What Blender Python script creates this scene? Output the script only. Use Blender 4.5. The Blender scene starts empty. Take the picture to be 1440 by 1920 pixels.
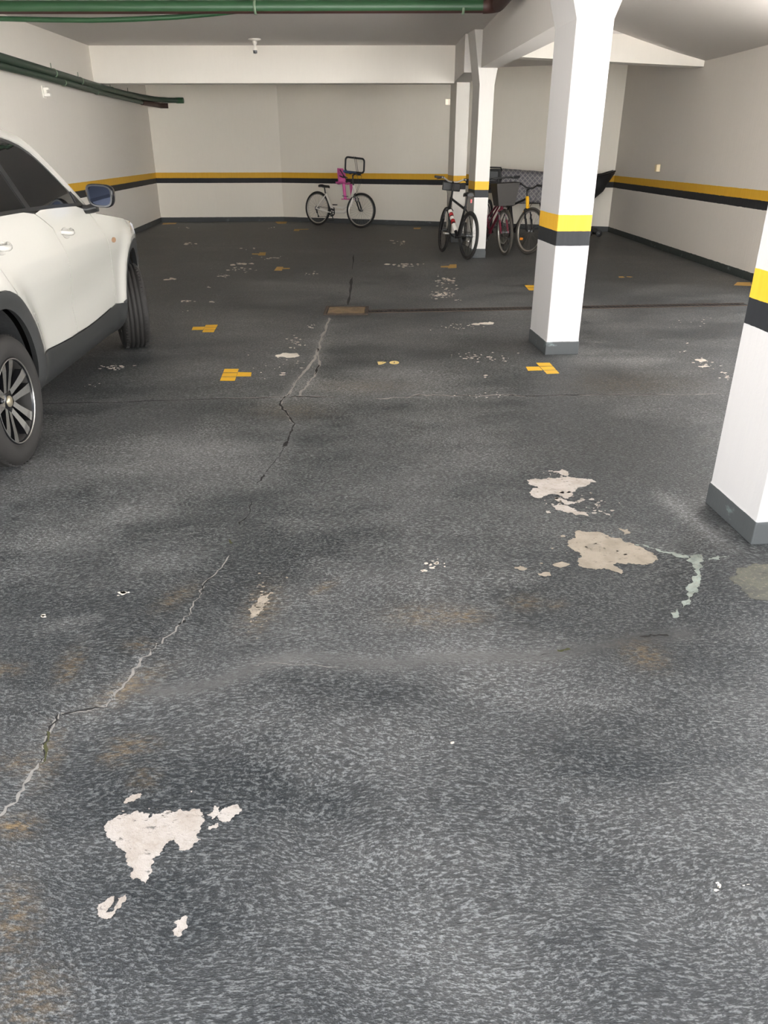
import bpy, bmesh, math, random
import numpy as np
from mathutils import Vector, Matrix, Euler
from mathutils.geometry import delaunay_2d_cdt
random.seed(7)
R = math.radians
PI = math.pi
sc = bpy.context.scene
COL = sc.collection

# ------------------------------------------------------------------ camera
CF, CH, CT = 1412.0, 1.48, R(25.55)
CC, CS = math.cos(CT), math.sin(CT)
cam = bpy.data.cameras.new('camera')
cam.sensor_fit = 'VERTICAL'; cam.sensor_height = 36.0; cam.lens = 36.0*CF/1920.0
cam.clip_start = 0.05; cam.clip_end = 200
cam_o = bpy.data.objects.new('camera', cam); COL.objects.link(cam_o)
cam_o.location = (0, 0, CH); cam_o.rotation_euler = (PI/2-CT, 0, 0)
sc.camera = cam_o

def at(x, y, z=0.0):                      # point of the plane Z=z seen at a photo pixel
    u = (x-720)/CF; v = (960-y)/CF
    d = (u, CC+v*CS, -CS+v*CC); t = (z-CH)/d[2]
    return Vector((d[0]*t, d[1]*t, z))

# ------------------------------------------------------------------ materials
def srgb(r, g, b):
    f = lambda c: (c/255/12.92) if c/255 <= .04045 else ((c/255+.055)/1.055)**2.4
    return (f(r), f(g), f(b), 1)

def new_mat(name):
    m = bpy.data.materials.new(name); m.use_nodes = True
    nt = m.node_tree; bs = nt.nodes['Principled BSDF']
    return m, nt, bs

def node(nt, typ, **kw):
    n = nt.nodes.new(typ)
    for k, v in kw.items():
        if k.startswith('i_'):
            key = k[2:]
            key = int(key) if key.isdigit() else key.replace('_', ' ')
            n.inputs[key].default_value = v
        else: setattr(n, k, v)
    return n

def mth(nt, op, a, b=None, c=None, clamp=False):
    n = nt.nodes.new('ShaderNodeMath'); n.operation = op; n.use_clamp = clamp
    for i, v in enumerate((a, b, c)):
        if v is None: continue
        if isinstance(v, (int, float)): n.inputs[i].default_value = v
        else: nt.links.new(v, n.inputs[i])
    return n.outputs[0]

def mixc(nt, fac, a, b):
    n = nt.nodes.new('ShaderNodeMix'); n.data_type = 'RGBA'
    for i, v in ((0, fac), (6, a), (7, b)):
        if isinstance(v, (int, float)): n.inputs[i].default_value = v
        elif isinstance(v, tuple): n.inputs[i].default_value = v
        else: nt.links.new(v, n.inputs[i])
    return n.outputs[2]

def smooth(nt, v, a, b):
    n = nt.nodes.new('ShaderNodeMapRange'); n.interpolation_type = 'SMOOTHSTEP'
    nt.links.new(v, n.inputs[0]); n.inputs[1].default_value = a; n.inputs[2].default_value = b
    return n.outputs[0]

def noise(nt, vec, scale, detail=3, rough=.5, stretch=None, dist=0):
    if stretch:
        mp = nt.nodes.new('ShaderNodeMapping'); mp.inputs['Scale'].default_value = stretch
        nt.links.new(vec, mp.inputs[0]); vec = mp.outputs[0]
    n = nt.nodes.new('ShaderNodeTexNoise'); n.inputs['Scale'].default_value = scale
    n.inputs['Detail'].default_value = detail; n.inputs['Roughness'].default_value = rough
    n.inputs['Distortion'].default_value = dist
    nt.links.new(vec, n.inputs['Vector'])
    return n.outputs[0]

def bump(nt, bs, h, strength, dist):
    b = nt.nodes.new('ShaderNodeBump'); b.inputs['Strength'].default_value = strength
    b.inputs['Distance'].default_value = dist
    nt.links.new(h, b.inputs['Height']); nt.links.new(b.outputs[0], bs.inputs['Normal'])

def simple(name, rgb, rough=.5, metal=0, var=.12, scale=30, bmp=0, coat=0, spec=.5):
    m, nt, bs = new_mat(name)
    tc = nt.nodes.new('ShaderNodeTexCoord')
    n = noise(nt, tc.outputs['Object'], scale, 4)
    c = srgb(*rgb)
    d = tuple(x*(1-var) for x in c[:3])+(1,); e = tuple(min(1, x*(1+var)) for x in c[:3])+(1,)
    nt.links.new(mixc(nt, n, d, e), bs.inputs['Base Color'])
    bs.inputs['Roughness'].default_value = rough; bs.inputs['Metallic'].default_value = metal
    bs.inputs['Specular IOR Level'].default_value = spec
    if coat: bs.inputs['Coat Weight'].default_value = coat; bs.inputs['Coat Roughness'].default_value = .04
    if bmp: bump(nt, bs, n, .5, bmp)
    return m

def wall_mat(name, paint, base=.105, y1=1.055, y0=.94, k0=.835, dz=0.0, streak=1.0, bands=True, basecol=(74, 77, 78), rag=.004):
    """rolled wall paint with a yellow over a black band and a grey painted foot"""
    m, nt, bs = new_mat(name)
    g = nt.nodes.new('ShaderNodeNewGeometry')
    pos = g.outputs['Position']
    sep = nt.nodes.new('ShaderNodeSeparateXYZ'); nt.links.new(pos, sep.inputs[0])
    big = noise(nt, pos, .7, 3); fine = noise(nt, pos, 26, 4, .6, (1, 1, .12)); grain = noise(nt, pos, 60, 3)
    edge = noise(nt, pos, 9, 4, .7)
    z = mth(nt, 'SUBTRACT', sep.outputs[2], dz)
    z = mth(nt, 'ADD', z, mth(nt, 'MULTIPLY', mth(nt, 'SUBTRACT', edge, .5), rag*2))
    p = srgb(*paint)
    lo = tuple(x*.9 for x in p[:3])+(1,)
    col = mixc(nt, mth(nt, 'ADD', mth(nt, 'MULTIPLY', big, .6), mth(nt, 'MULTIPLY', fine, .4)), lo, p)
    if bands:
        inb = mth(nt, 'MULTIPLY', mth(nt, 'GREATER_THAN', z, k0), mth(nt, 'LESS_THAN', z, y1))
        yel = mth(nt, 'GREATER_THAN', z, y0)
        band = mixc(nt, yel, mixc(nt, fine, srgb(29, 31, 34), srgb(40, 42, 45)), mixc(nt, fine, srgb(208, 156, 34), srgb(222, 176, 56)))
        col = mixc(nt, inb, col, band)
    if base:
        ft = noise(nt, pos, 7, 5, .65, (1, 1, 1.6))
        b = srgb(*basecol)
        worn = mixc(nt, mth(nt, 'MULTIPLY', smooth(nt, ft, .58, .75), .55), tuple(x*.85 for x in b[:3])+(1,), srgb(135, 150, 150))
        col = mixc(nt, mth(nt, 'LESS_THAN', z, base), col, worn)
    nt.links.new(col, bs.inputs['Base Color'])
    bs.inputs['Roughness'].default_value = .62
    bs.inputs['Specular IOR Level'].default_value = .35
    bump(nt, bs, mth(nt, 'ADD', fine, mth(nt, 'MULTIPLY', grain, .4)), .25*streak, .006)
    return m

def floor_mat():
    m, nt, bs = new_mat('worn_grey_floor_paint')
    g = nt.nodes.new('ShaderNodeNewGeometry'); pos = g.outputs['Position']
    a1 = nt.nodes.new('ShaderNodeAttribute'); a1.attribute_name = 'dust'
    a2 = nt.nodes.new('ShaderNodeAttribute'); a2.attribute_name = 'ochre'
    a3 = nt.nodes.new('ShaderNodeAttribute'); a3.attribute_name = 'flat'
    dust, ochre, flat = a1.outputs['Fac'], a2.outputs['Fac'], a3.outputs['Fac']
    # warped coordinates give the trowelled ripples their wandering direction
    wn = nt.nodes.new('ShaderNodeTexNoise'); wn.inputs['Scale'].default_value = 1.3; wn.inputs['Detail'].default_value = 2
    nt.links.new(pos, wn.inputs['Vector'])
    sub = nt.nodes.new('ShaderNodeVectorMath'); sub.operation = 'SUBTRACT'; sub.inputs[1].default_value = (.5, .5, .5)
    nt.links.new(wn.outputs['Color'], sub.inputs[0])
    scl = nt.nodes.new('ShaderNodeVectorMath'); scl.operation = 'SCALE'; scl.inputs['Scale'].default_value = .3
    nt.links.new(sub.outputs[0], scl.inputs[0])
    add = nt.nodes.new('ShaderNodeVectorMath'); add.operation = 'ADD'
    nt.links.new(pos, add.inputs[0]); nt.links.new(scl.outputs[0], add.inputs[1])
    w = add.outputs[0]
    rip = noise(nt, w, 135, 3, .62, (.5, 1.15, 1))
    rip2 = noise(nt, w, 260, 2, .5, (.8, 1.1, 1))
    big = noise(nt, pos, .55, 5, .55, (1, 1.3, 1))
    mid = noise(nt, pos, 2.6, 5, .6, (.6, 1.2, 1))
    d = mth(nt, 'ADD', mth(nt, 'MULTIPLY', mth(nt, 'SUBTRACT', big, .5), 2.3), mth(nt, 'MULTIPLY', mth(nt, 'SUBTRACT', mid, .5), 1.2))
    d = mth(nt, 'ADD', mth(nt, 'ADD', d, .22), dust, clamp=True)
    ripc = mth(nt, 'ADD', mth(nt, 'MULTIPLY', rip, .7), mth(nt, 'MULTIPLY', rip2, .3))
    crest = smooth(nt, ripc, .47, .64)
    crest = mth(nt, 'MULTIPLY', crest, mth(nt, 'SUBTRACT', 1, flat, clamp=True))
    c = mixc(nt, d, srgb(41, 44, 46), srgb(96, 95, 93))
    c = mixc(nt, mth(nt, 'MULTIPLY', crest, mth(nt, 'ADD', mth(nt, 'MULTIPLY', d, .6), .34)), c, srgb(158, 160, 159))
    valley = smooth(nt, ripc, .46, .3)
    c = mixc(nt, mth(nt, 'MULTIPLY', valley, .6), c, srgb(28, 31, 34))
    oc = noise(nt, pos, 30, 5, .7, (1, 2, 1))
    of = mth(nt, 'MULTIPLY', ochre, smooth(nt, oc, .38, .66), clamp=True)
    c = mixc(nt, of, c, srgb(150, 122, 78))
    # sparse chips of paint
    vor = nt.nodes.new('ShaderNodeTexVoronoi'); vor.inputs['Scale'].default_value = 2.2
    nt.links.new(w, vor.inputs['Vector'])
    chip = mth(nt, 'LESS_THAN', vor.outputs['Distance'], mth(nt, 'MULTIPLY', mth(nt, 'SUBTRACT', noise(nt, pos, 3.1, 2), .46), .06))
    c = mixc(nt, chip, c, srgb(196, 190, 180))
    nt.links.new(c, bs.inputs['Base Color'])
    bs.inputs['Specular IOR Level'].default_value = .35
    rr = nt.nodes.new('ShaderNodeMapRange'); nt.links.new(d, rr.inputs[0]); rr.inputs[3].default_value = .46; rr.inputs[4].default_value = .66
    nt.links.new(rr.outputs[0], bs.inputs['Roughness'])
    h = mth(nt, 'MULTIPLY', ripc, mth(nt, 'SUBTRACT', 1, mth(nt, 'MULTIPLY', flat, .85)))
    bump(nt, bs, h, 1.0, .006)
    return m

def concrete_mat(name, light, dark, speck=.5):
    m, nt, bs = new_mat(name)
    g = nt.nodes.new('ShaderNodeNewGeometry'); pos = g.outputs['Position']
    n = noise(nt, pos, 55, 5, .7); n2 = noise(nt, pos, 9, 4, .6); n3 = noise(nt, pos, 24, 5, .75, (1, 2, 1))
    c = mixc(nt, smooth(nt, n2, .35, .7), srgb(*light), srgb(*dark))
    c = mixc(nt, mth(nt, 'MULTIPLY', smooth(nt, n, .5, .68), .4), c, srgb(150, 138, 122))
    c = mixc(nt, mth(nt, 'MULTIPLY', smooth(nt, n3, .58, .66), speck), c, srgb(86, 84, 80))
    nt.links.new(c, bs.inputs['Base Color']); bs.inputs['Roughness'].default_value = .85
    bump(nt, bs, n, .7, .006)
    return m

M = {}
M['floor'] = floor_mat()
M['wall_back'] = wall_mat('cream_wall_paint', (236, 230, 218), base=.1)
M['wall_left'] = wall_mat('grey_white_wall_paint', (228, 222, 213), base=.1)
M['wall_right'] = wall_mat('rough_grey_wall_paint', (222, 216, 208), base=.1, streak=2.2, basecol=(56, 62, 60), rag=.008)
M['beam'] = wall_mat('white_beam_paint', (240, 235, 226), bands=False, base=0)
M['soffit'] = wall_mat('grey_white_ceiling_paint', (214, 209, 204), bands=False, base=0)
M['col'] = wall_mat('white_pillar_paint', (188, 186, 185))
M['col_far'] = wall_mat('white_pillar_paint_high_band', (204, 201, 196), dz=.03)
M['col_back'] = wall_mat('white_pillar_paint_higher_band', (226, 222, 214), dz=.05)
M['peel'] = concrete_mat('bare_concrete_pale', (184, 176, 168), (168, 157, 146), .8)
M['peel_tan'] = concrete_mat('bare_concrete_tan', (162, 151, 136), (142, 132, 117), .7)
M['chip'] = concrete_mat('pale_paint_chip', (228, 220, 208), (214, 204, 190), .15)
M['efflor'] = concrete_mat('pale_mineral_bloom', (150, 158, 149), (116, 122, 114), .9)
M['grit'] = concrete_mat('exposed_grit', (98, 97, 86), (80, 81, 75), .8)
M['marking'] = simple('yellow_road_paint', (228, 176, 36), .6, var=.12, scale=14)
M['marking_worn'] = simple('worn_yellow_road_paint', (190, 150, 76), .7, var=.3, scale=18)
M['stencil'] = simple('cream_yellow_stencil_paint', (222, 196, 128), .7, var=.1)
M['crack'] = simple('crack_dark', (34, 32, 30), .9)
M['crack_edge'] = simple('worn_crack_edge', (142, 138, 132), .9, var=.4, scale=40)
M['moss'] = simple('moss', (70, 70, 40), .95, var=.4, scale=60)
M['pipe'] = simple('green_pipe_paint', (42, 78, 50), .45, var=.15, scale=5)
M['pipe_dark'] = simple('dark_green_pipe_paint', (46, 64, 51), .5, var=.12, scale=5)
M['pipe_rust'] = simple('brown_pipe_primer', (60, 38, 33), .6, var=.2)
M['clamp'] = simple('pale_green_clamp', (110, 130, 108), .5)
M['steel'] = simple('dull_steel', (120, 122, 124), .4, .8)
M['white_plastic'] = simple('white_plastic', (236, 232, 224), .4)
M['ivory'] = simple('ivory_plastic', (232, 216, 180), .5)
M['rust'] = simple('rusty_grate', (58, 46, 36), .8, var=.5, scale=40, bmp=.004)
M['rust_dark'] = simple('dark_rusty_iron', (38, 29, 25), .8, var=.4, scale=60)
M['drain'] = concrete_mat('sandy_drain_lid', (126, 104, 74), (98, 80, 56), .6)
# car
M['paint'] = simple('pearl_white_car_paint', (184, 182, 176), .2, var=.01, coat=1)
M['glass'] = simple('dark_tinted_glass', (10, 12, 14), .03, var=.05, spec=.6)
M['trim'] = simple('black_satin_trim', (26, 27, 28), .35, var=.1)
M['clad'] = simple('charcoal_plastic_cladding', (40, 41, 41), .55, var=.12, scale=40)
M['dark'] = simple('black_underbody', (20, 20, 21), .8)
M['liner'] = simple('dusty_wheel_liner', (40, 41, 42), .85, var=.6, scale=60)
M['tyre'] = simple('dusty_tyre_rubber', (29, 27, 25), .75, var=.15, scale=25)
M['alloy_dark'] = simple('gloss_black_alloy', (24, 24, 26), .25, .3)
M['alloy'] = simple('machined_alloy', (190, 188, 184), .25, .9)
M['cap'] = simple('grey_gold_cap', (156, 148, 128), .35, .6)
M['blackgloss'] = simple('gloss_black_plastic', (20, 21, 24), .15)
M['mirror'] = simple('mirror_glass', (38, 42, 52), .02, 1, var=.01)
M['chrome'] = simple('chrome', (220, 220, 220), .12, 1)
M['lamp_red'] = simple('red_lamp_lens', (140, 20, 18), .12)
M['lamp_clear'] = simple('clear_lamp_lens', (200, 200, 205), .08)
M['indicator'] = simple('smoky_amber_indicator', (150, 120, 96), .2)
# bikes
M['rubber'] = simple('bike_tyre_rubber', (36, 35, 34), .8)
M['rubber_grey'] = simple('dusty_bike_tyre', (66, 62, 56), .85, var=.2)
M['rim_black'] = simple('black_rim', (30, 30, 32), .4)
M['rim_alloy'] = simple('alloy_rim', (176, 172, 164), .35, .7)
M['spoke'] = simple('spoke_steel', (130, 126, 120), .35, .8)
M['bike_white'] = simple('white_bike_paint', (232, 228, 220), .3, var=.03)
M['bike_black'] = simple('black_bike_paint', (24, 24, 26), .3)
M['bike_red'] = simple('red_bike_decal', (176, 50, 52), .4)
M['bike_burgundy'] = simple('burgundy_bike_paint', (98, 26, 44), .3)
M['bike_yellow'] = simple('yellow_bike_paint', (226, 172, 24), .35)
M['black_plastic'] = simple('black_plastic', (28, 28, 29), .5)
M['pink'] = simple('pink_plastic', (212, 92, 160), .45, var=.05)
M['blue_foam'] = simple('blue_foam_grip', (62, 84, 120), .8)
M['basket'] = simple('dark_wire_basket', (48, 45, 42), .6)
M['purple'] = simple('dark_purple_paint', (70, 36, 74), .4)
M['orange'] = simple('orange_reflector', (230, 140, 30), .3)
M['silver'] = simple('silver_paint', (170, 168, 164), .35, .6)
M['graphite'] = simple('graphite_grey_plastic', (84, 86, 88), .6)
def lattice_mat():
    m, nt, bs = new_mat('grey_diamond_fabric')
    tc = nt.nodes.new('ShaderNodeTexCoord'); s = nt.nodes.new('ShaderNodeSeparateXYZ')
    nt.links.new(tc.outputs['Object'], s.inputs[0])
    a = mth(nt, 'PINGPONG', mth(nt, 'ADD', s.outputs[0], s.outputs[2]), .045)
    b = mth(nt, 'PINGPONG', mth(nt, 'SUBTRACT', s.outputs[0], s.outputs[2]), .045)
    l = mth(nt, 'MINIMUM', a, b)
    n = noise(nt, tc.outputs['Object'], 7, 3)
    line = mth(nt, 'LESS_THAN', l, .011)
    c = mixc(nt, n, srgb(78, 76, 82), srgb(122, 120, 126))
    c = mixc(nt, mth(nt, 'MULTIPLY', line, .8), c, srgb(146, 144, 142))
    nt.links.new(c, bs.inputs['Base Color']); bs.inputs['Roughness'].default_value = .8
    return m
M['lattice'] = lattice_mat()

# ------------------------------------------------------------------ mesh building
class MB:
    def __init__(s): s.v = []; s.f = []; s.m = []; s.sm = []; s.n = {}
    def add(s, verts, faces, mi=0, smooth=False, T=None):
        o = len(s.v)
        for p in verts:
            p = Vector(p); s.v.append(T @ p if T else p)
        for f in faces: s.f.append([i+o for i in f]); s.m.append(mi); s.sm.append(smooth)
    def box(s, lo, hi, mi=0, T=None):
        x0, y0, z0 = lo; x1, y1, z1 = hi
        s.add([(x0,y0,z0),(x1,y0,z0),(x1,y1,z0),(x0,y1,z0),(x0,y0,z1),(x1,y0,z1),(x1,y1,z1),(x0,y1,z1)],
              [(0,3,2,1),(4,5,6,7),(0,1,5,4),(1,2,6,5),(2,3,7,6),(3,0,4,7)], mi, False, T)
    def tube(s, pts, r, n=8, mi=0, T=None, caps=True, closed=False):
        pts = [Vector(p) for p in pts]
        rs = r if isinstance(r, (list, tuple)) else [r]*len(pts)
        vs = []; fs = []; N = len(pts); up = None
        for i, p in enumerate(pts):
            if closed: d = (pts[(i+1) % N]-pts[i-1])
            else: d = (pts[min(i+1, N-1)]-pts[max(i-1, 0)])
            if d.length < 1e-9: d = Vector((0, 0, 1))
            d.normalize()
            if up is None:
                up = Vector((0, 0, 1)) if abs(d.z) < .9 else Vector((1, 0, 0))
            a = (up - d*up.dot(d))
            if a.length < 1e-6: a = d.orthogonal()
            a.normalize(); b = d.cross(a); up = a
            for k in range(n):
                t = 2*PI*k/n
                vs.append(p+(a*math.cos(t)+b*math.sin(t))*rs[i])
        seg = N if closed else N-1
        for i in range(seg):
            for k in range(n):
                j = (i+1) % N
                fs.append((i*n+k, i*n+(k+1) % n, j*n+(k+1) % n, j*n+k))
        s.add(vs, fs, mi, True, T)
        if caps and not closed:
            s.add(vs[:n], [tuple(range(n))[::-1]], mi, False, T)
            s.add(vs[-n:], [tuple(range(n))], mi, False, T)
    def lathe(s, prof, n=32, mi=0, T=None, axis='y', smooth=True, a0=0, a1=2*PI):
        """prof: (radius, offset along axis)"""
        vs = []; fs = []; full = abs(a1-a0-2*PI) < 1e-6; m = n if full else n+1
        for k in range(m):
            t = a0+(a1-a0)*k/n; c, si = math.cos(t), math.sin(t)
            for r, h in prof:
                vs.append((r*c, h, r*si) if axis == 'y' else ((r*c, r*si, h) if axis == 'z' else (h, r*c, r*si)))
        L = len(prof)
        for k in range(n):
            j = (k+1) % m
            for i in range(L-1): fs.append((k*L+i, j*L+i, j*L+i+1, k*L+i+1))
        s.add(vs, fs, mi, smooth, T)
    def torus(s, R0, r, n=40, k=8, mi=0, T=None, sq=1.0):
        prof = [(R0+r*math.cos(2*PI*i/k), sq*r*math.sin(2*PI*i/k)) for i in range(k+1)]
        s.lathe(prof, n, mi, T)
    def grid(s, P, mi=0, smooth=True, T=None):
        h = len(P); w = len(P[0])
        s.add([p for row in P for p in row],
              [(i*w+j, i*w+j+1, (i+1)*w+j+1, (i+1)*w+j) for i in range(h-1) for j in range(w-1)], mi, smooth, T)
    def build(s, name, mats, parent=None, fix=True, bevel=0, subsurf=0, weld=0):
        me = bpy.data.meshes.new(name)
        me.from_pydata([tuple(p) for p in s.v], [], s.f)
        mats = mats if isinstance(mats, (list, tuple)) else [mats]
        for m in mats: me.materials.append(M[m] if isinstance(m, str) else m)
        for p, mi, sm in zip(me.polygons, s.m, s.sm): p.material_index = mi; p.use_smooth = sm
        if fix or weld:
            b = bmesh.new(); b.from_mesh(me)
            if weld: bmesh.ops.remove_doubles(b, verts=b.verts, dist=weld)
            if fix: bmesh.ops.recalc_face_normals(b, faces=b.faces)
            b.to_mesh(me); b.free()
        me.update()
        o = bpy.data.objects.new(name, me); COL.objects.link(o)
        if parent: o.parent = parent
        if bevel:
            bv = o.modifiers.new('bevel', 'BEVEL'); bv.width = bevel; bv.segments = 2; bv.limit_method = 'ANGLE'
        if subsurf:
            ss = o.modifiers.new('subsurf', 'SUBSURF'); ss.levels = subsurf; ss.render_levels = subsurf
        return o

def tag(o, label=None, cat=None, group=None, kind=None):
    if label: o['label'] = label
    if cat: o['category'] = cat
    if group: o['group'] = group
    if kind: o['kind'] = kind
    return o
def thing(name, label, cat, loc=(0, 0, 0), rz=0, group=None, lean=0):
    o = bpy.data.objects.new(name, None); COL.objects.link(o)
    o.empty_display_size = .1
    o.location = loc; o.rotation_euler = (lean, 0, rz)
    return tag(o, label, cat, group)

# ------------------------------------------------------------------ floor
def axis_steps(spec):
    out = []
    for a, b, st in spec:
        n = max(1, round((b-a)/st))
        out += [a+(b-a)*i/n for i in range(n)]
    out.append(spec[-1][1]); return np.array(out)
gx = axis_steps([(-14, -6, 2), (-6, -3.2, .12), (-3.2, 3, .035), (3, 6, .12), (6, 14, 2)])
gy = axis_steps([(-16, -2, 2), (-2, .9, .3), (.9, 4.5, .03), (4.5, 9, .06), (9, 21, .16)])
GX, GY = np.meshgrid(gx, gy)
dust = np.zeros_like(GX); ochre = np.zeros_like(GX); flat = np.zeros_like(GX)
# photo-frame coordinates of each floor point, so that stains sit where they lie on the floor
dep = GY*CC+CH*CS; PX = 720+CF*GX/np.maximum(dep, .05); PY = 960-CF*(GY*CS-CH*CC)/np.maximum(dep, .05)
OK = dep > .4
def splat(F, x, y, rx, ry, amt, rot=0):
    c, s_ = math.cos(R(rot)), math.sin(R(rot))
    u = ((PX-x)*c+(PY-y)*s_)/rx; v = (-(PX-x)*s_+(PY-y)*c)/ry
    F += np.where(OK, amt*np.exp(-(u*u+v*v)), 0)
def band(F, pts, r, amt):
    best = np.full_like(PX, 1e9)
    for (x0, y0), (x1, y1) in zip(pts, pts[1:]):
        dx, dy = x1-x0, y1-y0; L = dx*dx+dy*dy
        t = np.clip(((PX-x0)*dx+(PY-y0)*dy)/L, 0, 1)
        best = np.minimum(best, np.hypot(PX-x0-t*dx, (PY-y0-t*dy)))
    F += np.where(OK, amt*np.exp(-(best/r)**2), 0)
for a in [(340, 850, 230, 55, .35), (180, 985, 170, 30, .35, -20), (470, 650, 160, 35, .3), (760, 715, 170, 28, .3), (830, 870, 70, 35, .25),
          (600, 1400, 260, 110, .3), (330, 1010, 160, 50, .15), (940, 980, 140, 60, .2), (700, 960, 160, 40, .15), (1170, 678, 90, 9, .5),
          (640, 1800, 350, 120, .22), (140, 1165, 60, 12, .5, -12), (1000, 1600, 300, 150, .1), (560, 1235, 60, 16, .35), (980, 1085, 55, 16, .35),
          (1240, 800, 130, 40, .15), (1300, 560, 120, 18, .12), (1040, 1120, 120, 50, -.15), (1210, 1130, 190, 60, -.5),
          (480, 1040, 80, 60, -.45), (400, 1480, 220, 60, -.45), (1150, 850, 190, 90, -.45), (1200, 1420, 260, 90, -.3), (350, 560, 120, 60, -.15),
          (640, 500, 300, 60, -.12), (60, 1250, 80, 90, -.2), (720, 1300, 100, 30, -.2), (200, 720, 110, 35, -.2), (1320, 1230, 120, 40, -.1),
          (1270, 950, 90, 14, .6, 38), (1310, 985, 60, 10, .5, 38), (1180, 900, 22, 6, .5, 10), (1290, 1110, 26, 70, .3, 12), (1400, 1095, 45, 30, .3),
          (520, 600, 200, 10, .2), (860, 620, 220, 8, .15), (690, 535, 180, 6, .15), (560, 470, 160, 5, .12), (1000, 540, 160, 7, .1), (430, 530, 90, 5, .2),
          (760, 497, 90, 4, .25), (860, 452, 90, 3, .2), (300, 660, 60, 14, .2), (900, 690, 110, 12, .15), (740, 690, 60, 20, .2)]:
    splat(dust, *a)
for a in [(240, 1290, 60, 16, .5, -30), (130, 1250, 30, 14, .5, -60), (250, 1395, 36, 12, .5), (215, 1420, 20, 12, .5), (30, 1550, 30, 16, .9), (25, 1430, 26, 16, .35),
          (330, 1120, 40, 12, .3, -30), (10, 1255, 30, 10, .4), (20, 1720, 40, 60, .45), (60, 1860, 60, 40, .35), (1210, 1230, 40, 20, .4, 20), (490, 1140, 26, 44, .35, 35),
          (800, 1155, 70, 20, .3), (985, 1130, 25, 12, .35), (1047, 1133, 8, 5, .9), (605, 1102, 22, 5, .6, -25), (880, 1155, 30, 12, .35), (260, 1210, 24, 10, .3),
          (545, 770, 70, 14, .2), (680, 725, 90, 12, .2), (1180, 720, 120, 20, .18), (270, 1460, 20, 20, .3), (70, 1450, 20, 30, .3), (100, 1400, 12, 40, .4)]:
    splat(ochre, *a)
ridge = [(240, 1275), (300, 1298), (400, 1283), (500, 1243), (560, 1228), (640, 1240), (720, 1245), (850, 1232), (1000, 1231), (1100, 1216), (1200, 1195), (1290, 1188)]
band(dust, ridge, 15, .45); band(flat, ridge, 13, .9)
main1 = [(617, 595), (613, 612), (603, 632), (598, 655), (588, 676), (568, 702), (553, 717), (543, 738), (529, 748)]
main2 = [(598, 660), (597, 683), (588, 706), (573, 726), (560, 743)]
main3 = [(529, 748), (526, 760), (540, 778), (552, 795), (545, 815), (536, 836), (520, 860), (496, 889), (482, 908), (470, 940), (466, 966)]
main4 = [(466, 966), (447, 985), (430, 1018), (434, 1040), (412, 1072), (380, 1096), (376, 1116), (354, 1150), (341, 1170), (300, 1205), (280, 1222), (264, 1241), (240, 1276), (214, 1307), (190, 1327), (150, 1333), (111, 1341), (92, 1369), (85, 1402), (78, 1431), (50, 1472), (22, 1510), (-10, 1540)]
for b_ in (main1, main2): band(dust, b_, 9, .35)
band(dust, main4[8:], 11, .25); band(dust, main3, 8, .15)
joint = [(60, 757), (200, 755), (400, 748), (520, 746), (560, 743), (640, 746), (700, 748), (760, 745), (790, 740), (850, 742), (950, 741), (1000, 743), (1100, 740), (1250, 740), (1365, 738)]
band(dust, joint, 6, .15)
def floor_object():
    h, w = GX.shape
    me = bpy.data.meshes.new('floor')
    co = np.stack([GX, GY, np.zeros_like(GX)], -1).reshape(-1, 3)
    idx = np.arange(h*w).reshape(h, w)
    q = np.stack([idx[:-1, :-1], idx[:-1, 1:], idx[1:, 1:], idx[1:, :-1]], -1).reshape(-1, 4)
    me.from_pydata(co.tolist(), [], q.tolist())
    for nm, F in (('dust', dust), ('ochre', ochre), ('flat', flat)):
        a = me.attributes.new(nm, 'FLOAT', 'POINT')
        a.data.foreach_set('value', np.clip(F, -1, 1).reshape(-1).astype(np.float32))
    me.materials.append(M['floor']); me.update()
    o = bpy.data.objects.new('floor', me); COL.objects.link(o); o['kind'] = 'structure'
    return o
FLOOR = floor_object()

def fractal(poly, it, amp):
    for _ in range(it):
        out = []
        for i, p in enumerate(poly):
            q = poly[(i+1) % len(poly)]; d = q-p; L = d.length
            out.append(p); nrm = Vector((-d.y, d.x, 0))
            out.append((p+q)/2+nrm*random.uniform(-amp, amp)*(1 if L > 0 else 0))
        poly = out
    return poly
def add_patch(mb, pts, z, mi=0):
    vs = [Vector((p.x, p.y)) for p in pts]
    try:
        r = delaunay_2d_cdt(vs, [], [list(range(len(vs)))], 1, 1e-5)
    except Exception: return
    mb.add([(v.x, v.y, z) for v in r[0]], [list(f) if True else f for f in r[2]], mi)
def patches(name, polys, mat, org=(0, 0), k=1.0, z=.0012, it=4, amp=.27, label=None, flecks=()):
    mb = MB()
    for poly in polys:
        P = [at(org[0]+x*k, org[1]+y*k) for x, y in poly]
        add_patch(mb, fractal(P, it, amp), z)
    for (cx, cy, sx, sy, n, rs) in flecks:
        for _ in range(n):
            x = random.gauss(cx, sx); y = random.gauss(cy, sy); r = rs*random.uniform(.35, 1.3)
            a = random.uniform(.9, 2.2)
            fy = .6 if y > 800 else .34
            P = [at(x+r*a*.85*math.cos(t)*random.uniform(.6, 1.2), y+r*fy*math.sin(t)*random.uniform(.6, 1.2)) for t in [2*PI*i/7 for i in range(7)]]
            add_patch(mb, fractal(P, 1, .2), z)
    o = mb.build(name, mat, FLOOR, fix=False)
    for p in o.data.polygons:
        if p.normal.z < 0: p.flip()
    if label: o['label'] = label
    return o
K3 = 1/2.6667
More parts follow.
